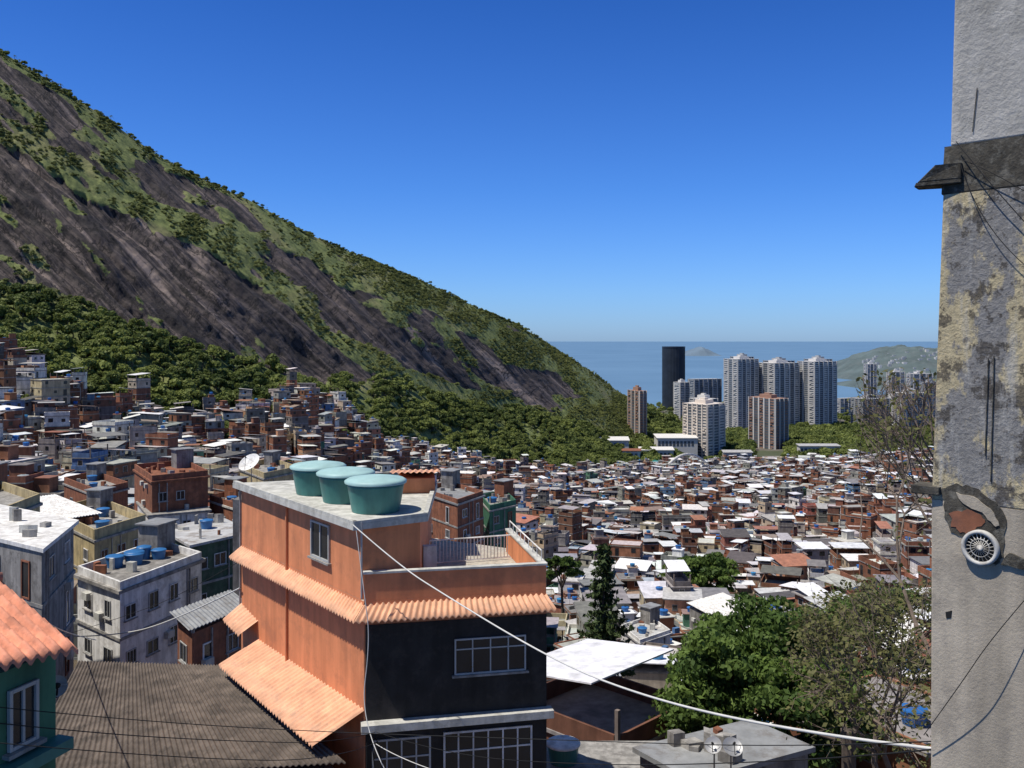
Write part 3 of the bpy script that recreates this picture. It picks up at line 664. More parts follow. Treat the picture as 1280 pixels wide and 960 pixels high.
aw.corr(V3(a1,-11.6),V3(A,-11.6),V3(off(A,nL,1.75),-12.25),V3(off(a1,nL,1.55),-12.25),m_awn,.24,.045,3,.07)
a0=Vector(Lb)
aw.corr(V3(a0,-10.6),V3(a1,-10.9),V3(off(a1,nL,.75),-11.3),V3(off(a0,nL,.75),-11.1),m_awn,.24,.045,2,.07)
aw.build('corrugated_awnings',oh,True)
b=MB()
for s_ in (.44,): 
    p=Vector(Lb).lerp(Vector(A),s_)+nL*.06; b.tube(V3(p,-5.9),V3(p,-11.7),.045,.045,m_orange2,8)
p=Vector(Lb)+nL*.05; b.tube(V3(p,-5.9),V3(p,-11.5),.04,.04,m_tinD,8)
p=Vector(A)+nL*.08; b.tube(V3(p,-8.1),V3(p,-5.7),.03,.03,m_metal,8)
for k in range(3): p=Vector(A)+nF*.12+Vector((.1+.12*k,0)); b.tube(V3(p,-12.2),V3(p+Vector((.5*k,-.3)),-17),.02,.02,m_black)
b.build('pipes',oh)
b=MB(); r0=Vector((-3.0,33.6));r1=Vector((-.05,34.6)); Lx=(r1-r0).length; d=(r1-r0)/Lx
for z in (-8.12,-7.3): b.tube(V3(r0,z),V3(r1,z),.028,.028,m_white)
k=0.
while k<Lx: p=r0+d*k; b.tube(V3(p,-8.12),V3(p,-7.3),.016,.016,m_white,5); k+=.13
b.wbox((-3.0,31.3),(-2.55,31.38),0,.45,-8.2,-7.0,-.3,0,m_white)
R0=Vector(Rf)+(Vector(Bk)-Vector(Rf))*.05;R1=Vector(Rf)+(Vector(Bk)-Vector(Rf))*.85; dd_=(R1-R0)
off_=Vector((-.08,0))
b.tube(V3(R0+off_,-6.95),V3(R1+off_,-6.95),.025,.025,m_white)
for k in range(9): p=R0+dd_*k/8+off_; b.tube(V3(p,-7.3),V3(p,-6.95),.016,.016,m_white,5)
b.build('terrace_railing',oh)
for c_ in ((-7.3,34.8),(-5.95,33.1),(-4.6,31.2)):
    t_=empty('roof_water_tank'); b=MB(); tank(b,(c_[0],c_[1],H-5.75),1.0,1.05,m_teal,m_lid); b.build('tank_body',t_,True)

# ---- brown roof shed ----
sh=empty('fibre_cement_roof_shed'); b=MB()
a_,b_,c_,d_=S(98,826,36.4),S(292,832,36.2),S(432,952,27.8),S(20,975,27)
b.corr(a_,b_,c_,d_,m_brown,.18,.03,6,.05); b.build('roof',sh,True)
b=MB(); b.prism([(d_.x+.4,d_.y+.3),(c_.x-.3,c_.y+.3),(b_.x-.3,b_.y-.3),(a_.x+.3,a_.y-.3)],-30,-13.1,m_brick); b.build('walls',sh)
# ---- tile roof, green house at left ----
gh=empty('green_house_with_tile_roof'); b=MB()
e1=S(98,806,14.2);e2=S(-190,872,11.5);r1=S(2,722,15.2);r2=S(-330,740,13)
b.corr(r2,r1,e1,e2,m_tile,.2,.05,7,.07,step=-.03); b.tube(r2,r1,.09,.09,m_tile,8)
b.build('tile_roof',gh,True)
b=MB(); g0=P2(70,14.3);g1=P2(-120,11.9); b.prism([g1,g0,(g0[0]-.9,g0[1]+.5),(g1[0]-.6,g1[1]+.8)],-16,e1.z-H-.12,m_green)
b.wbox(g1,g0,.2,(Vector(g0)-Vector(g1)).length+.05,-6.3,-6.12,0,.3,m_teal); b.window(g1,g0,upx(g1,g0,8),upx(g1,g0,45),-6.0,-5.1,m_frame)
b.build('walls',gh,bevel=.01)
e=empty('satellite_dish'); dish('dish',S(70,858,15),.17,(.5,-.7,.35),m_metal,.25,e)

# ---- right concrete building ----
cw=empty('concrete_building'); Pe=Vector(P2(1163,9)); Pf=Pe+Vector((2.41,-2.5)).normalized()*3.5; Pb1=Vector((10,9)); Pb2=Vector((8.0,14.2))
def shift(k): u=(Pf-Pe).normalized(); return [Pe+u*k,Pf,Pb1,Pb2]
m,nt,b_,o_=newmat('peeling_wall'); tc=N(nt,'ShaderNodeTexCoord').outputs['Object']
n1=noise(nt,scaled(nt,tc,(1,1,.55)),1.7,9,.72); n2=noise(nt,tc,2.6,10,.75); n3=noise(nt,scaled(nt,tc,(5,5,.7)),1.2,6,.7); n4=noise(nt,tc,22,6,.7)
c=mixc(nt,mapr(nt,n1,.46,.5,0,1),(.25,.24,.225),(.5,.42,.26))
c=mixc(nt,mapr(nt,n2,.53,.56,0,.8),c,(.075,.065,.055)); c=mixc(nt,mapr(nt,n3,.54,.66,0,.65),c,(.46,.445,.41)); c=mulv(nt,c,mapr(nt,n4,.3,.7,.75,1.2))
nt.links.new(c,b_.inputs['Base Color']); b_.inputs['Roughness'].default_value=.95; b_.inputs['Specular IOR Level'].default_value=.15
ad=N(nt,'ShaderNodeMath',operation='ADD'); nt.links.new(n2,ad.inputs[0]); nt.links.new(n4,ad.inputs[1]); bump(nt,b_,ad.outputs[0],.7,.03); m_peel=m
m_lowc=M('stained_render',(.42,.365,.285),.95,.14,1.6,.25,.35,spec=.15,dirt=(.28,.245,.2),dirtamt=.6,bs=30)
m_upc=M('rough_stucco',(.47,.45,.41),.95,.15,2.5,.2,.7,spec=.15,dirt=(.28,.27,.24),dirtamt=.6,bs=18)
b=MB(); b.prism(shift(-.03),-16,-1.55,m_lowc,top=shift(.01)); b.prism(shift(.012),-1.549,1.40,m_peel,top=shift(.12))
b.prism(shift(.10),1.401,1.86,m_concD,top=shift(.13)); b.prism(shift(.19),1.861,7,m_upc,top=shift(.33)); b.build('walls',cw,bevel=.015)
def onw(px,py,d=0):
    u=(Pf-Pe).normalized(); n=Vector((u.y,-u.x)); s_=upx(Pe,Pf,px); p=Pe+u*s_; z=(425-py)/F*p.y; p=p+n*d; return Vector((p.x,p.y,H+z)),u,n
b=MB()
u=(Pf-Pe).normalized(); n=Vector((u.y,-u.x)); q0=Pe+u*.1
l=[q0-u*.26+n*-.1,q0-u*.22+n*.1,q0+u*.2+n*.04,q0+u*.2-n*.3]
b.prism(l,1.49,1.53,m_concD,top=[l[0]+u*.02,l[1]+u*.02,l[2],l[3]]); b.prism([l[0]+u*.03,l[1]+u*.03,l[2],l[3]],1.531,1.68,m_concD,top=[l[0]+u*.2,l[1]+u*.2,l[2],l[3]])
q1=Pe; l=[q1-u*.18-n*.2,q1-u*.16+n*.08,q1+u*.1+n*.05,q1+u*.1-n*.3]; b.prism(l,-1.5,-1.42,m_concD)
b.build('broken_ledges',cw,bevel=.01)
def patch(mb,pts,d0,d1,mat):
    vs=[];n_=len(pts)
    for d in (d0,d1):
        for a in pts: vs.append(onw(a[0],a[1],d)[0])
    mb.add(vs,[tuple(range(n_,2*n_))]+[(i,(i+1)%n_,n_+(i+1)%n_,n_+i) for i in range(n_)],mat)
def rag(pts,a=2.2,k=4):
    o=[];rr=random.Random(len(pts)*7+int(pts[0][0]))
    for i in range(len(pts)):
        p,q=pts[i],pts[(i+1)%len(pts)]
        for j in range(k): t=j/k; o.append((p[0]*(1-t)+q[0]*t+rr.uniform(-a,a),p[1]*(1-t)+q[1]*t+rr.uniform(-a,a)))
    return o
b=MB()
patch(b,rag([(1178,612),(1196,604),(1222,612),(1246,628),(1258,650),(1256,690),(1246,708),(1236,700),(1215,702),(1206,672),(1190,664),(1180,640)]),-.01,.008,m_concD)  # raised dark plate; the broken hole's inner shade is put into its colour
patch(b,rag([(1188,642),(1208,636),(1224,642),(1232,654),(1212,666),(1204,666),(1190,658)]),-.01,.014,m_brick)
patch(b,rag([(1196,616),(1216,620),(1240,636),(1250,658),(1242,656),(1228,640),(1204,630)],1.2),-.01,.02,m_lowc)
patch(b,[(1182,765),(1190,763),(1189,772),(1183,773)],0,.006,m_black)  # black plate in place of a small hole, its shade painted as colour
patch(b,rag([(1262,690),(1285,700),(1285,712),(1252,705)],1),0,.03,m_concD)
b.build('broken_plaster',cw)
b=MB()
for px_,a_,c_ in ((1243,445,602),(1236,448,570)):
    p,_,_=onw(px_,a_,.012);q,_,_=onw(px_-4,c_,.012); b.tube(p,q,.005,.005,m_concD)
b.tube(onw(1222,110,.01)[0],onw(1216,165,.01)[0],.004,.004,m_concD)
b.build('conduits',cw)
vt=empty('exhaust_vent'); c0,u,n=onw(1227,684,.0); b=MB(); u3=Vector((u.x,u.y,0));n3_=Vector((n.x,n.y,0));z3=Vector((0,0,1))
def ringpt(r,t,d): return c0+(u3*math.cos(t)+z3*math.sin(t))*r+n3_*d
NS=40
def ring(r0,r1,d0,d1,mat):
    vs=[];fs=[]
    for i in range(NS):
        t=2*math.pi*i/NS
        for r,d in ((r1,0),(r1,d1),(r0,d1),(r0,d0)): vs.append(ringpt(r,t,d))
    for i in range(NS):
        j=(i+1)%NS
        for k in range(3): fs.append((i*4+k,j*4+k,j*4+k+1,i*4+k+1))
    b.add(vs,fs,mat)
m_vent=M('dusty_white_plastic',(.55,.53,.48),.6,.15,6,.1,dirt=(.25,.22,.18),dirtamt=.6)
ring(.13,.165,.02,.06,m_vent); b.add([ringpt(.135,2*math.pi*i/NS,.02) for i in range(NS)],[tuple(range(NS))],m_black)
for i in range(20):
    t=2*math.pi*i/20; b.tube(ringpt(.035,t,.045),ringpt(.133,t+.25,.045),.004,.004,m_vent,4)
ring(.0,.03,.05,.05,m_vent); ring(.08,.085,.05,.052,m_vent); b.build('grille',vt,True)

# ---------------- cables ----------------
def cable(name,pts,r,mat):
    cu=bpy.data.curves.new(name,'CURVE');cu.dimensions='3D';cu.bevel_depth=r;cu.bevel_resolution=2
    s=cu.splines.new('NURBS'); s.points.add(len(pts)-1); s.order_u=3; s.use_endpoint_u=True
    for i,p in enumerate(pts): s.points[i].co=(*p,1)
    o=bpy.data.objects.new(name,cu); cu.materials.append(mat); link(o)
cable('overhead_cable',[S(441,656,28.6),S(500,708,27.5),S(560,746,25.5),S(640,795,22.5),S(720,838,19.5),S(800,868,17),S(900,895,14.5),S(1040,920,12),S(1180,938,10.4),S(1300,952,9.3)],.02,m_cablew)
cable('overhead_cable',[S(-40,900,13),S(100,915,14),S(250,925,16),S(420,930,22),S(470,915,28.8)],.008,m_black)
cable('overhead_cable',[S(-40,880,13),S(150,900,14),S(400,915,17),S(700,925,15),S(1000,935,13),S(1200,925,9.5)],.007,m_black)
cable('overhead_cable',[S(-40,925,12),S(200,948,13),S(430,952,17),S(475,925,28.6)],.007,m_black)
cable('overhead_cable',[S(470,915,28.6),S(560,945,26),S(760,958,20),S(1050,950,12),S(1180,935,9.6)],.009,m_black)
cable('overhead_cable',[S(470,930,28.4),S(520,962,27),S(640,990,24)],.012,m_cablew)
cable('overhead_cable',[S(80,796,56),S(150,795,52),S(220,775,46),S(300,735,37)],.03,m_cablew)
cable('overhead_cable',[S(0,735,20),S(40,765,24),S(80,792,34),S(120,800,50)],.02,m_cablew)
cable('overhead_cable',[S(60,800,40),S(160,770,42),S(230,742,42),S(302,700,37)],.012,m_black)
cable('overhead_cable',[S(445,660,28.6),S(455,740,28.2),S(463,800,28.1),S(450,900,28.2),S(480,960,27)],.014,m_cablew)
cable('wall_wire',[onw(1198,178,.06)[0],onw(1230,215,.12)[0],onw(1270,262,.1)[0],onw(1330,330,.05)[0]],.005,m_black)
cable('wall_wire',[onw(1203,200,.05)[0],onw(1240,212,.1)[0],onw(1300,250,.05)[0]],.004,m_black)
cable('wall_wire',[onw(1300,730,.08)[0],onw(1250,790,.2)[0],onw(1210,850,.2)[0],onw(1160,915,.1)[0]],.004,m_black)
cable('wall_wire',[onw(1203,205,.05)[0],onw(1230,290,.12)[0],onw(1300,345,.06)[0]],.004,m_black)

# ---------------- hero trees ----------------
def crown_tree(name,base,cc,rad,ncl,nleaf,leaf,seed,mat=m_leafH,clr=.22,bark=m_bark,tr=.3):
    """trunk + limbs reaching many leaf clumps spread through an ellipsoidal crown"""
    rg=np.random.default_rng(seed); e=empty(name); base=Vector(base); cc=Vector(cc); mb=MB(); C=[];v=[];NN=[]
    fork=base.lerp(cc-Vector((0,0,rad[2]*.7)),.9); mb.tube(base,fork,tr,tr*.7,bark,8)
    mains=[]
    for k in range(7):
        a=k*.9+rg.uniform(-.3,.3); m_=cc+Vector((math.cos(a)*rad[0]*.45,math.sin(a)*rad[1]*.45,rad[2]*rg.uniform(-.35,.35))); mb.tube(fork,m_,tr*.5,tr*.22,bark,6); mains.append(m_)
    for k in range(ncl):
        d=rg.normal(size=3); d/=np.linalg.norm(d); rr_=rg.uniform(.35,1)**.45
        if d[2]<-.45: d[2]*=-.6
        wob=1+.22*math.sin(d[0]*4+seed)*math.cos(d[1]*5+seed*2)
        p=cc+Vector((d[0]*rad[0],d[1]*rad[1],d[2]*rad[2]))*rr_*wob
        m_=min(mains,key=lambda q:(q-p).length); mb.tube(m_,p,tr*.14,tr*.04,bark,4)
        cr=clr*rad[0]*rg.uniform(.6,1.25); cv=rg.uniform(0,.75); n_=int(nleaf*rg.uniform(.5,1.4))
        dd=rg.normal(size=(n_,3)); dd/=np.linalg.norm(dd,axis=1,keepdims=True); dd[:,2]=np.abs(dd[:,2])*1.0-.3
        C.append(np.array(p)+dd*cr*rg.uniform(.55,1.1,(n_,1))*[1,1,.7]); NN.append(dd); v.append(np.clip(cv+rg.uniform(-.1,.3,n_),0,1))
    C=np.concatenate(C);v=np.concatenate(v);NN=np.concatenate(NN); V,Fq=leafquads(C,rg.uniform(leaf*.6,leaf*1.25,len(C)),NN,rg,1.7)
    mb.build('trunk_and_limbs',e); npmesh('foliage',V,Fq,[mat],None,e,{'v':('FLOAT','POINT',np.repeat(v,4))}); return e
def hero_tree(name,base,h,seed,levels=5,split=3,spread=.6,leafn=40,leaf=.1,sig=.5,mat=m_leafH,bark=m_bark,r0=None,up=.25,trunkf=.3,shrink=.74,lean=(0,0,0),leafprob=1.0,vbase=0,pxlim=None):
    r=random.Random(seed); e=empty(name); mb=MB(); tips=[]
    def rec(p,d,L,rad,lv):
        segs=2; q=p
        for s_ in range(segs):
            d=(d+Vector((r.gauss(0,.13),r.gauss(0,.13),r.gauss(0,.08)))).normalized(); q2=q+d*L/segs
            if pxlim and (640+F*q2.x/q2.y<pxlim[0] or 425-F*(q2.z-H)/q2.y<pxlim[1]): return
            mb.tube(q,q2,rad*(1-.2*s_),rad*(1-.2*(s_+1)),bark,6 if lv>1 else 4); q=q2
            if lv<=2: tips.append((q,lv))
        if lv==0: return
        for k in range(split+(r.random()<.3)):
            t=r.uniform(0,6.283); s2=spread*r.uniform(.6,1.3)
            a=d.cross(Vector((0,0,1)) if abs(d.z)<.95 else Vector((1,0,0))).normalized(); b2=d.cross(a)
            nd=(d+(a*math.cos(t)+b2*math.sin(t))*s2*1.3+Vector((0,0,up))).normalized()
            rec(q,nd,L*shrink*r.uniform(.8,1.15),rad*.62,lv-1)
    rec(Vector(base),(Vector((0,0,1))+Vector(lean)).normalized(),h*trunkf,r0 or h*.025,levels)
    mb.build('trunk_and_limbs',e)
    rg=np.random.default_rng(seed); C=[];v=[]
    for q,lv in tips:
        if rg.random()>leafprob: continue
        nn=int(leafn*rg.uniform(.4,1.4)); cv=rg.uniform(.0,.8)
        C.append(np.array(q)+rg.normal(size=(nn,3))*[sig,sig,sig*.6]); v.append(np.clip(cv+rg.uniform(-.15,.25,nn)+vbase,0,1))
    C=np.concatenate(C);v=np.concatenate(v); V,Fq=leafquads(C,rg.uniform(leaf*.6,leaf*1.2,len(C)),np.tile([0,0,1.],(len(C),1))*.8,rg,1.8)
    npmesh('foliage',V,Fq,[mat],None,e,{'v':('FLOAT','POINT',np.repeat(v,4))}); return e
crown_tree('broadleaf_tree',S(945,1150,46),S(942,880,46),(4.7,4.2,4.6),190,260,.1,4)
crown_tree('broadleaf_tree',S(1030,1100,57),S(1030,822,57),(3.2,3.2,3.0),70,150,.11,9)
bb=S(878,722,200); crown_tree('round_tree',(bb.x,bb.y,ground(bb.x,bb.y)),bb,(7.2,6.5,4.6),90,130,.27,12,tr=.45)
crown_tree('broadleaf_tree',S(705,820,160),S(702,712,160),(3.0,3.0,3.0),40,100,.22,14)
hero_tree('sparse_tree',S(1185,1000,27),17,21,6,3,.5,4,.05,.22,m_leafO,m_barkL,.13,.15,.22,.83,(-.05,0,0),.3,0,(1068,468))
hero_tree('sparse_tree',S(1135,1040,33),15,33,6,3,.55,5,.06,.28,m_leafO,m_barkL,.14,.1,.22,.8,(-.12,0,0),.45,0,(1000,620))
hero_tree('feathery_tree',S(1105,1000,38),11,41,5,3,.75,9,.065,.4,m_leafO,m_barkL,.15,.05,.28,.76,(-.2,0,0),.6,.3,(985,660))
hero_tree('small_tree',S(1110,860,60),7,52,4,3,.6,24,.1,.45,m_leafH,m_bark,None,.2,.3,.75)
def conifer(name,base,h,rad,seed):
    r=random.Random(seed);e=empty(name);mb=MB();b=Vector(base); mb.tube(b,b+Vector((0,0,h)),h*.018,.03,m_bark,8); C=[];v=[];rg=np.random.default_rng(seed)
    z=h*.14
    while z<h*.99:
        t=(z/h); R_=rad*(1-t)**.75*(.75+.5*r.random())+.25; nb=r.choice([5,6,7]); a0=r.uniform(0,6)
        for k in range(nb):
            if r.random()<.1: continue
            a=a0+k*6.283/nb+r.gauss(0,.15); L=R_*r.uniform(.7,1.1); p=b+Vector((0,0,z)); q=p+Vector((math.cos(a)*L,math.sin(a)*L,L*r.uniform(-.1,.3)))
            mb.tube(p,q,.04,.012,m_bark,4); n_=int(26*L)+8; ts=rg.uniform(.15,1.05,n_)[:,None]
            C.append(np.array(p)*(1-ts)+np.array(q)*ts+rg.normal(size=(n_,3))*[.13,.13,.1]); v.append(np.clip(r.uniform(0,.7)+rg.uniform(-.1,.3,n_),0,1))
        z+=h*.031*r.uniform(.8,1.2)
    C=np.concatenate(C);v=np.concatenate(v);V,Fq=leafquads(C,rg.uniform(.06,.15,len(C)),None,rg,2.0)
    mb.build('trunk_and_branches',e); npmesh('needles',V,Fq,[m_leafD],None,e,{'v':('FLOAT','POINT',np.repeat(v,4))})
conifer('norfolk_pine',S(754,915,74),15.2,2.8,3)

# foreground bits at the bottom
e=empty('white_water_tank'); b=MB(); tank(b,S(704,952,38),.68,.8,m_teal,m_white); 
q=S(704,952,38); b.prism([(q.x-1.5,q.y-1.2),(q.x+4.2,q.y-1.2),(q.x+4.2,q.y+2),(q.x-1.5,q.y+2)],q.z-H-8,q.z-H-.01,m_conc); b.build('tank_on_slab',e)
e=empty('satellite_dish'); dish('dish',S(892,932,33),.3,(-.3,-.7,.6),m_metal,2.5,e)
e=empty('satellite_dish'); dish('dish',S(915,935,33),.36,(.1,-.6,.75),m_metal,2.5,e)
hero('tin_roof_house',(800,36.5),(870,34),(1010,36.5),978,4,'m_grey','slab','m_tinD',(2,2))
e=empty('wooden_post'); b=MB(); q=S(1061,915,30); b.tube(q,q-Vector((0,0,10)),.22,.25,m_bark,10); b.lathe(q,[(.27,0),(.27,.06),(.2,.1)],m_bark,10); b.build('post',e)

# ---------------- distant towers ----------------
c_pale=M('tower_render',(.58,.56,.53),.8,.1,.02,0);c_pink=M('tower_cream',(.64,.57,.5),.8,.1,.02,0);c_grey2=M('tower_grey',(.38,.385,.385),.8,.1,.02,0);c_brn=M('tower_brick',(.3,.18,.13),.85,.12,.02,0);c_win=M('tower_glass',(.085,.1,.12),.35,.4,.1,0);c_dark=M('dark_curtain_wall',(.02,.027,.042),.45,.3,.05,0,spec=.25);c_mull=M('dark_mullions',(.04,.048,.06),.5,.2,.1,0)  # distance haze is mixed into the paler, greyer tower colours
def tower(name,L,C,R,pyT,pyB,wall,side=None,fins=(3,5),win=c_win,strip=.5,cap=True,fin=None):
    e=empty(name); Lp,Cp,Rp=P2(*L),P2(*C),P2(*R);D=(Lp[0]+Rp[0]-Cp[0],Lp[1]+Rp[1]-Cp[1]); zt=zp(C[1],pyT);zb=zp(C[1],pyB)
    mb=MB(); mb.prism([Lp,Cp,Rp,D],zb-12,zt,wall); n=max(2,int((zt-zb)/3.2)); fh=(zt-zb)/n
    for (A_,B_,nf) in ((Lp,Cp,fins[0]),(Cp,Rp,fins[1])):
        Ln=(Vector(B_)-Vector(A_)).length
        for i in range(n):
            z=zb+i*fh+fh*.35
            for k in range(nf):
                rec=(k%2==1)
                u0=Ln*(k+.12)/nf;u1=Ln*(k+.88)/nf; mb.wbox(A_,B_,u0,u1,z-(fh*.3 if rec else 0),z+fh*strip,-.1,.15,win)
                if not rec and random.random()<.5: mb.wbox(A_,B_,u0+(u1-u0)*.05,u0+(u1-u0)*random.uniform(.4,.95),z-.5,z+fh*.2,-.1,1.0,wall)
        for k in range(nf+1):
            u=Ln*k/nf; mb.wbox(A_,B_,max(0.01,u-Ln*.022),min(Ln-.01,u+Ln*.022),zb-10,zt+.4,-.1,.9,fin or wall)
    if cap:
        c=Vector(((Lp[0]+Rp[0])/2,(Lp[1]+Rp[1])/2)); q=[c+(Vector(p)-c)*.45 for p in (Lp,Cp,Rp,D)]; mb.prism(q,zt,zt+4,wall)
        q=[c+(Vector(p)-c)*.2 for p in (Lp,Cp,Rp,D)]; mb.prism(q,zt+4,zt+6,wall)
    mb.build('tower_body',e); return e
tower('brick_tower',(785,1130),(799,1100),(808,1112),489,552,c_brn,fins=(3,2),fin=c_pink)
tower('apartment_tower',(854,1040),(884,1010),(906,1040),506,572,c_pink,fins=(5,3),strip=.45)
tower('apartment_tower',(862,1100),(884,1080),(897,1095),499,560,c_pale,fins=(4,2))
tower('brick_apartment_tower',(936,1180),(969,1130),(985,1150),499,566,c_brn,fins=(5,3),fin=c_pale)
for a_,b_,c_,y_ in ((905,922,948,449),(946,968,999,454),(997,1018,1046,452)):
    tower('apartment_block',(a_,1490),(b_,1450),(c_,1475),y_,538,c_pale,fins=(3,5),strip=.5)
    tower('apartment_block',(a_+8,1560),(b_+8,1530),(c_-6,1540),y_-3,538,c_grey2,fins=(2,4),strip=.5)
tower('low_apartment_block',(860,1760),(868,1740),(902,1760),474,512,c_grey2,fins=(1,6),strip=.6,cap=False)
tower('low_apartment_block',(842,1720),(850,1700),(862,1710),478,520,c_pale,fins=(1,2))
tower('distant_tower',(1080,2300),(1084,2280),(1096,2285),455,496,c_pale,fins=(2,3))
tower('distant_tower',(1108,2300),(1114,2280),(1131,2285),465,492,c_pale,fins=(2,3))
tower('distant_tower',(1133,2100),(1142,2080),(1166,2085),467,500,c_pale,fins=(2,3))
tower('grey_apartment_block',(1064,1560),(1078,1520),(1112,1540),499,545,c_grey2,fins=(3,5))
tower('grey_apartment_block',(1115,1460),(1126,1420),(1160,1440),492,545,c_pale,fins=(3,5))
tower('distant_tower',(1150,1700),(1156,1680),(1176,1690),478,530,c_grey2,fins=(2,4))
tower('low_block',(1046,1800),(1050,1790),(1066,1800),498,520,c_pale,fins=(1,3),cap=False)
e=empty('round_dark_hotel_tower'); b=MB(); q=S(842,505,1900); R_=23; top_=(505-433)/F*1900
b.lathe((q.x,q.y,q.z-15),[(R_,0),(R_,top_+12),(R_+.6,top_+12),(R_+.6,top_+15),(R_*.9,top_+15)],c_dark,48)
for i in range(48):
    t=2*math.pi*i/48; b.tube((q.x+R_*math.cos(t),q.y+R_*math.sin(t),q.z-15),(q.x+R_*math.cos(t),q.y+R_*math.sin(t),q.z+top_-3),.4,.4,c_mull,4)
b.build('tower_body',e)
def lowb(name,px0,px1,Y,py,h,dep,mat):
    e=empty(name);b=MB();x0,x1=P2(px0,Y)[0],P2(px1,Y)[0];z=zp(Y,py)
    b.prism([(x0,Y),(x1,Y),(x1+3,Y+dep),(x0+3,Y+dep)],z-h-8,z,c_pale); b.prism([(x0-1,Y-1),(x1+1,Y-1),(x1+4,Y+dep+1),(x0+2,Y+dep+1)],z+.01,z+.6,mat)
    n_=int((x1-x0)/4)
    for k in range(n_): b.wbox((x0,Y),(x1,Y),k*4+.6,k*4+3.2,z-h*.7,z-h*.25,-.1,.15,c_win)
    b.build('body',e)
lowb('school_building',742,786,940,551,10,36,m_white); lowb('school_building',800,842,950,563,10,28,m_white); lowb('sports_hall',822,872,1000,548,12,44,m_white); lowb('low_hall',905,940,930,566,10,20,m_tin); lowb('low_hall',757,800,905,564,9,18,m_brick)
lowb('low_hall',1000,1050,940,558,8,20,m_tin)
m_pool=M('pool_water',(.06,.42,.5),.15,.05,.1,0,spec=.5); e=empty('swimming_pool'); b=MB(); q=S(812,574,910); b.prism([(q.x-14,q.y-20),(q.x+14,q.y-20),(q.x+14,q.y+20),(q.x-14,q.y+20)],q.z-H-10,q.z-H,m_concL); b.prism([(q.x-12,q.y-18),(q.x+12,q.y-18),(q.x+12,q.y+18),(q.x-12,q.y+18)],q.z-H+.01,q.z-H+.05,m_pool); b.build('basin',e)
e=empty('white_arch_footbridge'); b=MB(); a0=S(828,590,780);a1=S(892,590,780)
pr=None
for i in range(21):
    t=i/20; p=a0.lerp(a1,t)+Vector((0,0,15*(1-(2*t-1)**2)))
    if pr: b.tube(pr,p,1.1,1.1,m_white,8)
    pr=p
b.tube(a0+Vector((0,0,5)),a1+Vector((0,0,5)),.8,.8,m_white,6)
for i in range(4,17,2): t=i/20; p=a0.lerp(a1,t); b.tube(p+Vector((0,0,5)),p+Vector((0,0,15*(1-(2*t-1)**2))),.18,.18,m_white,4)
b.build('arch',e,True)
# headland & island
def hill(name,pts,Y,dep,mat,seed):
    pxs=np.linspace(pts[0][0],pts[-1][0],200); py=np.interp(pxs,[a for a,_ in pts],[b for _,b in pts]); hgt=(425-py)/F*Y+H
    V=[];n=40
    for j in range(n):
        v=j/(n-1); prof=math.sin(math.pi*v)**.8
        yy=Y+(v-.5)*dep; nz=fbm(pxs/9+seed,np.full_like(pxs,v*14),5)
        z=np.maximum(hgt,0)*prof*(1+.25*nz)-5*(1-prof)-1
        V.append(np.stack([(pxs-640)/F*Y,np.full_like(pxs,yy),z],1))
    V=np.concatenate(V);c=200;i=np.arange(n-1)[:,None]*c+np.arange(c-1)[None];Fq=np.stack([i,i+1,i+c+1,i+c],-1).reshape(-1,4)
    o=npmesh(name,V,Fq,[mat]); o.data.polygons.foreach_set('use_smooth',[True]*len(Fq)); return o,hgt
m_far=M('haze_tinted_hill_scrub',(.085,.115,.115),.9,.3,.012,0,dirt=(.13,.15,.15),dirtamt=.5)  # scrub green shifted to grey-blue: aerial haze painted into the colour
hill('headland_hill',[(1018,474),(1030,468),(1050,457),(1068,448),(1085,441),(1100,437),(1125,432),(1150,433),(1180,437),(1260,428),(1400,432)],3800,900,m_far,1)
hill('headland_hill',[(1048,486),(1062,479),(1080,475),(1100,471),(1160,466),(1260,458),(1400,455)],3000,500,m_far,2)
m_isl=M('haze_tinted_island_rock',(.12,.17,.22),.9,.2,.005,0)  # bluish rock colour includes painted aerial haze
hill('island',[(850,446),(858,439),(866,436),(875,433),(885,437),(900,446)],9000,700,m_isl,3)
b=MB(); rr=random.Random(4)
for _ in range(70):
    px_=rr.uniform(1065,1170);Y_=3800-rr.uniform(120,400); hh=(425-np.interp(px_,[1030,1055,1080,1125,1180],[466,453,443,432,437]))/F*3800+H
    v=(Y_-3350)/900; z_=max(hh,0)*math.sin(math.pi*v)**.8; x_=(px_-640)/F*3800; s_=rr.uniform(4,8)
    b.prism([(x_-s_,Y_-s_),(x_+s_,Y_-s_),(x_+s_,Y_+s_),(x_-s_,Y_+s_)],z_-H-22,z_-H+rr.uniform(2,7),rr.choice([c_pale,c_grey2,c_grey2]))
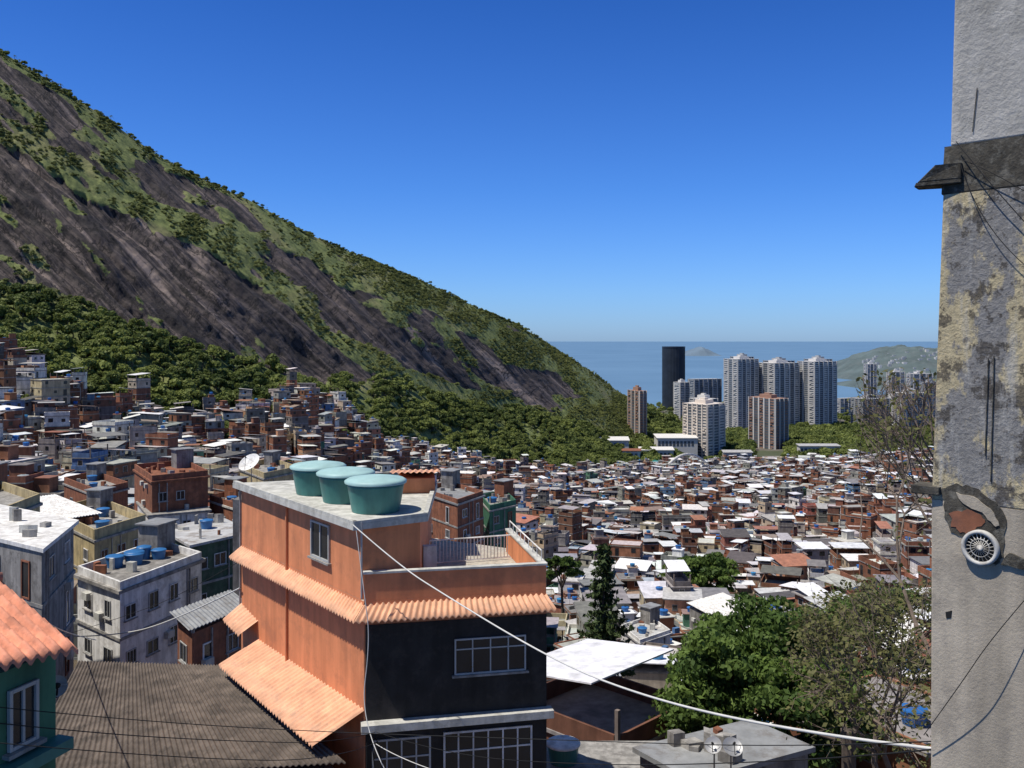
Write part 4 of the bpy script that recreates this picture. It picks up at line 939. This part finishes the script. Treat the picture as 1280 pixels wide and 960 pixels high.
b.build('hillside_villas')

# ---------------- light, sky, camera ----------------
sv=SUNV
ld=bpy.data.lights.new('sun','SUN'); ld.energy=5.0; ld.angle=math.radians(.5); ld.color=(1,.95,.87)
lo=bpy.data.objects.new('sun',ld); link(lo); lo.rotation_euler=sv.to_track_quat('Z','Y').to_euler(); lo.location=(0,0,400)
w=bpy.data.worlds.new('World'); sc.world=w; w.use_nodes=True; nt=w.node_tree; bg=nt.nodes['Background']; sky=nt.nodes.new('ShaderNodeTexSky'); sky.sky_type='NISHITA'; sky.sun_disc=False
sky.sun_elevation=math.asin(sv.z); sky.sun_rotation=math.atan2(sv.x,sv.y)%(2*math.pi); sky.altitude=150; sky.air_density=1.0; sky.dust_density=.35; sky.ozone_density=3.5
tcw=nt.nodes.new('ShaderNodeTexCoord'); sx=nt.nodes.new('ShaderNodeSeparateXYZ'); nt.links.new(tcw.outputs['Generated'],sx.inputs[0])
cr=nt.nodes.new('ShaderNodeValToRGB'); nt.links.new(sx.outputs['Z'],cr.inputs[0]); el=cr.color_ramp.elements
el[0].position=0; el[0].color=(.62,.98,1.8,1); el[1].position=1; el[1].color=(.6,.65,.74,1)
for p_,c_ in ((.05,(.58,.98,1.78,1)),(.16,(.4,.84,1.66,1)),(.36,(.22,.62,1.4,1)),(.6,(.56,.65,.78,1))):
    x_=el.new(p_); x_.color=c_
vm=nt.nodes.new('ShaderNodeVectorMath'); vm.operation='MULTIPLY'; nt.links.new(sky.outputs[0],vm.inputs[0]); nt.links.new(cr.outputs[0],vm.inputs[1])
nt.links.new(vm.outputs[0],bg.inputs[0]); bg.inputs[1].default_value=.088
cd=bpy.data.cameras.new('camera'); co=bpy.data.objects.new('camera',cd); link(co); co.location=(0,0,H); co.rotation_euler=(math.pi/2,0,0)
cd.sensor_width=36; cd.lens=36*F/1280; cd.shift_y=-55/1280; cd.clip_start=.1; cd.clip_end=200000; sc.camera=co
sc.view_settings.view_transform='Standard'; sc.view_settings.look='None'; sc.view_settings.exposure=0
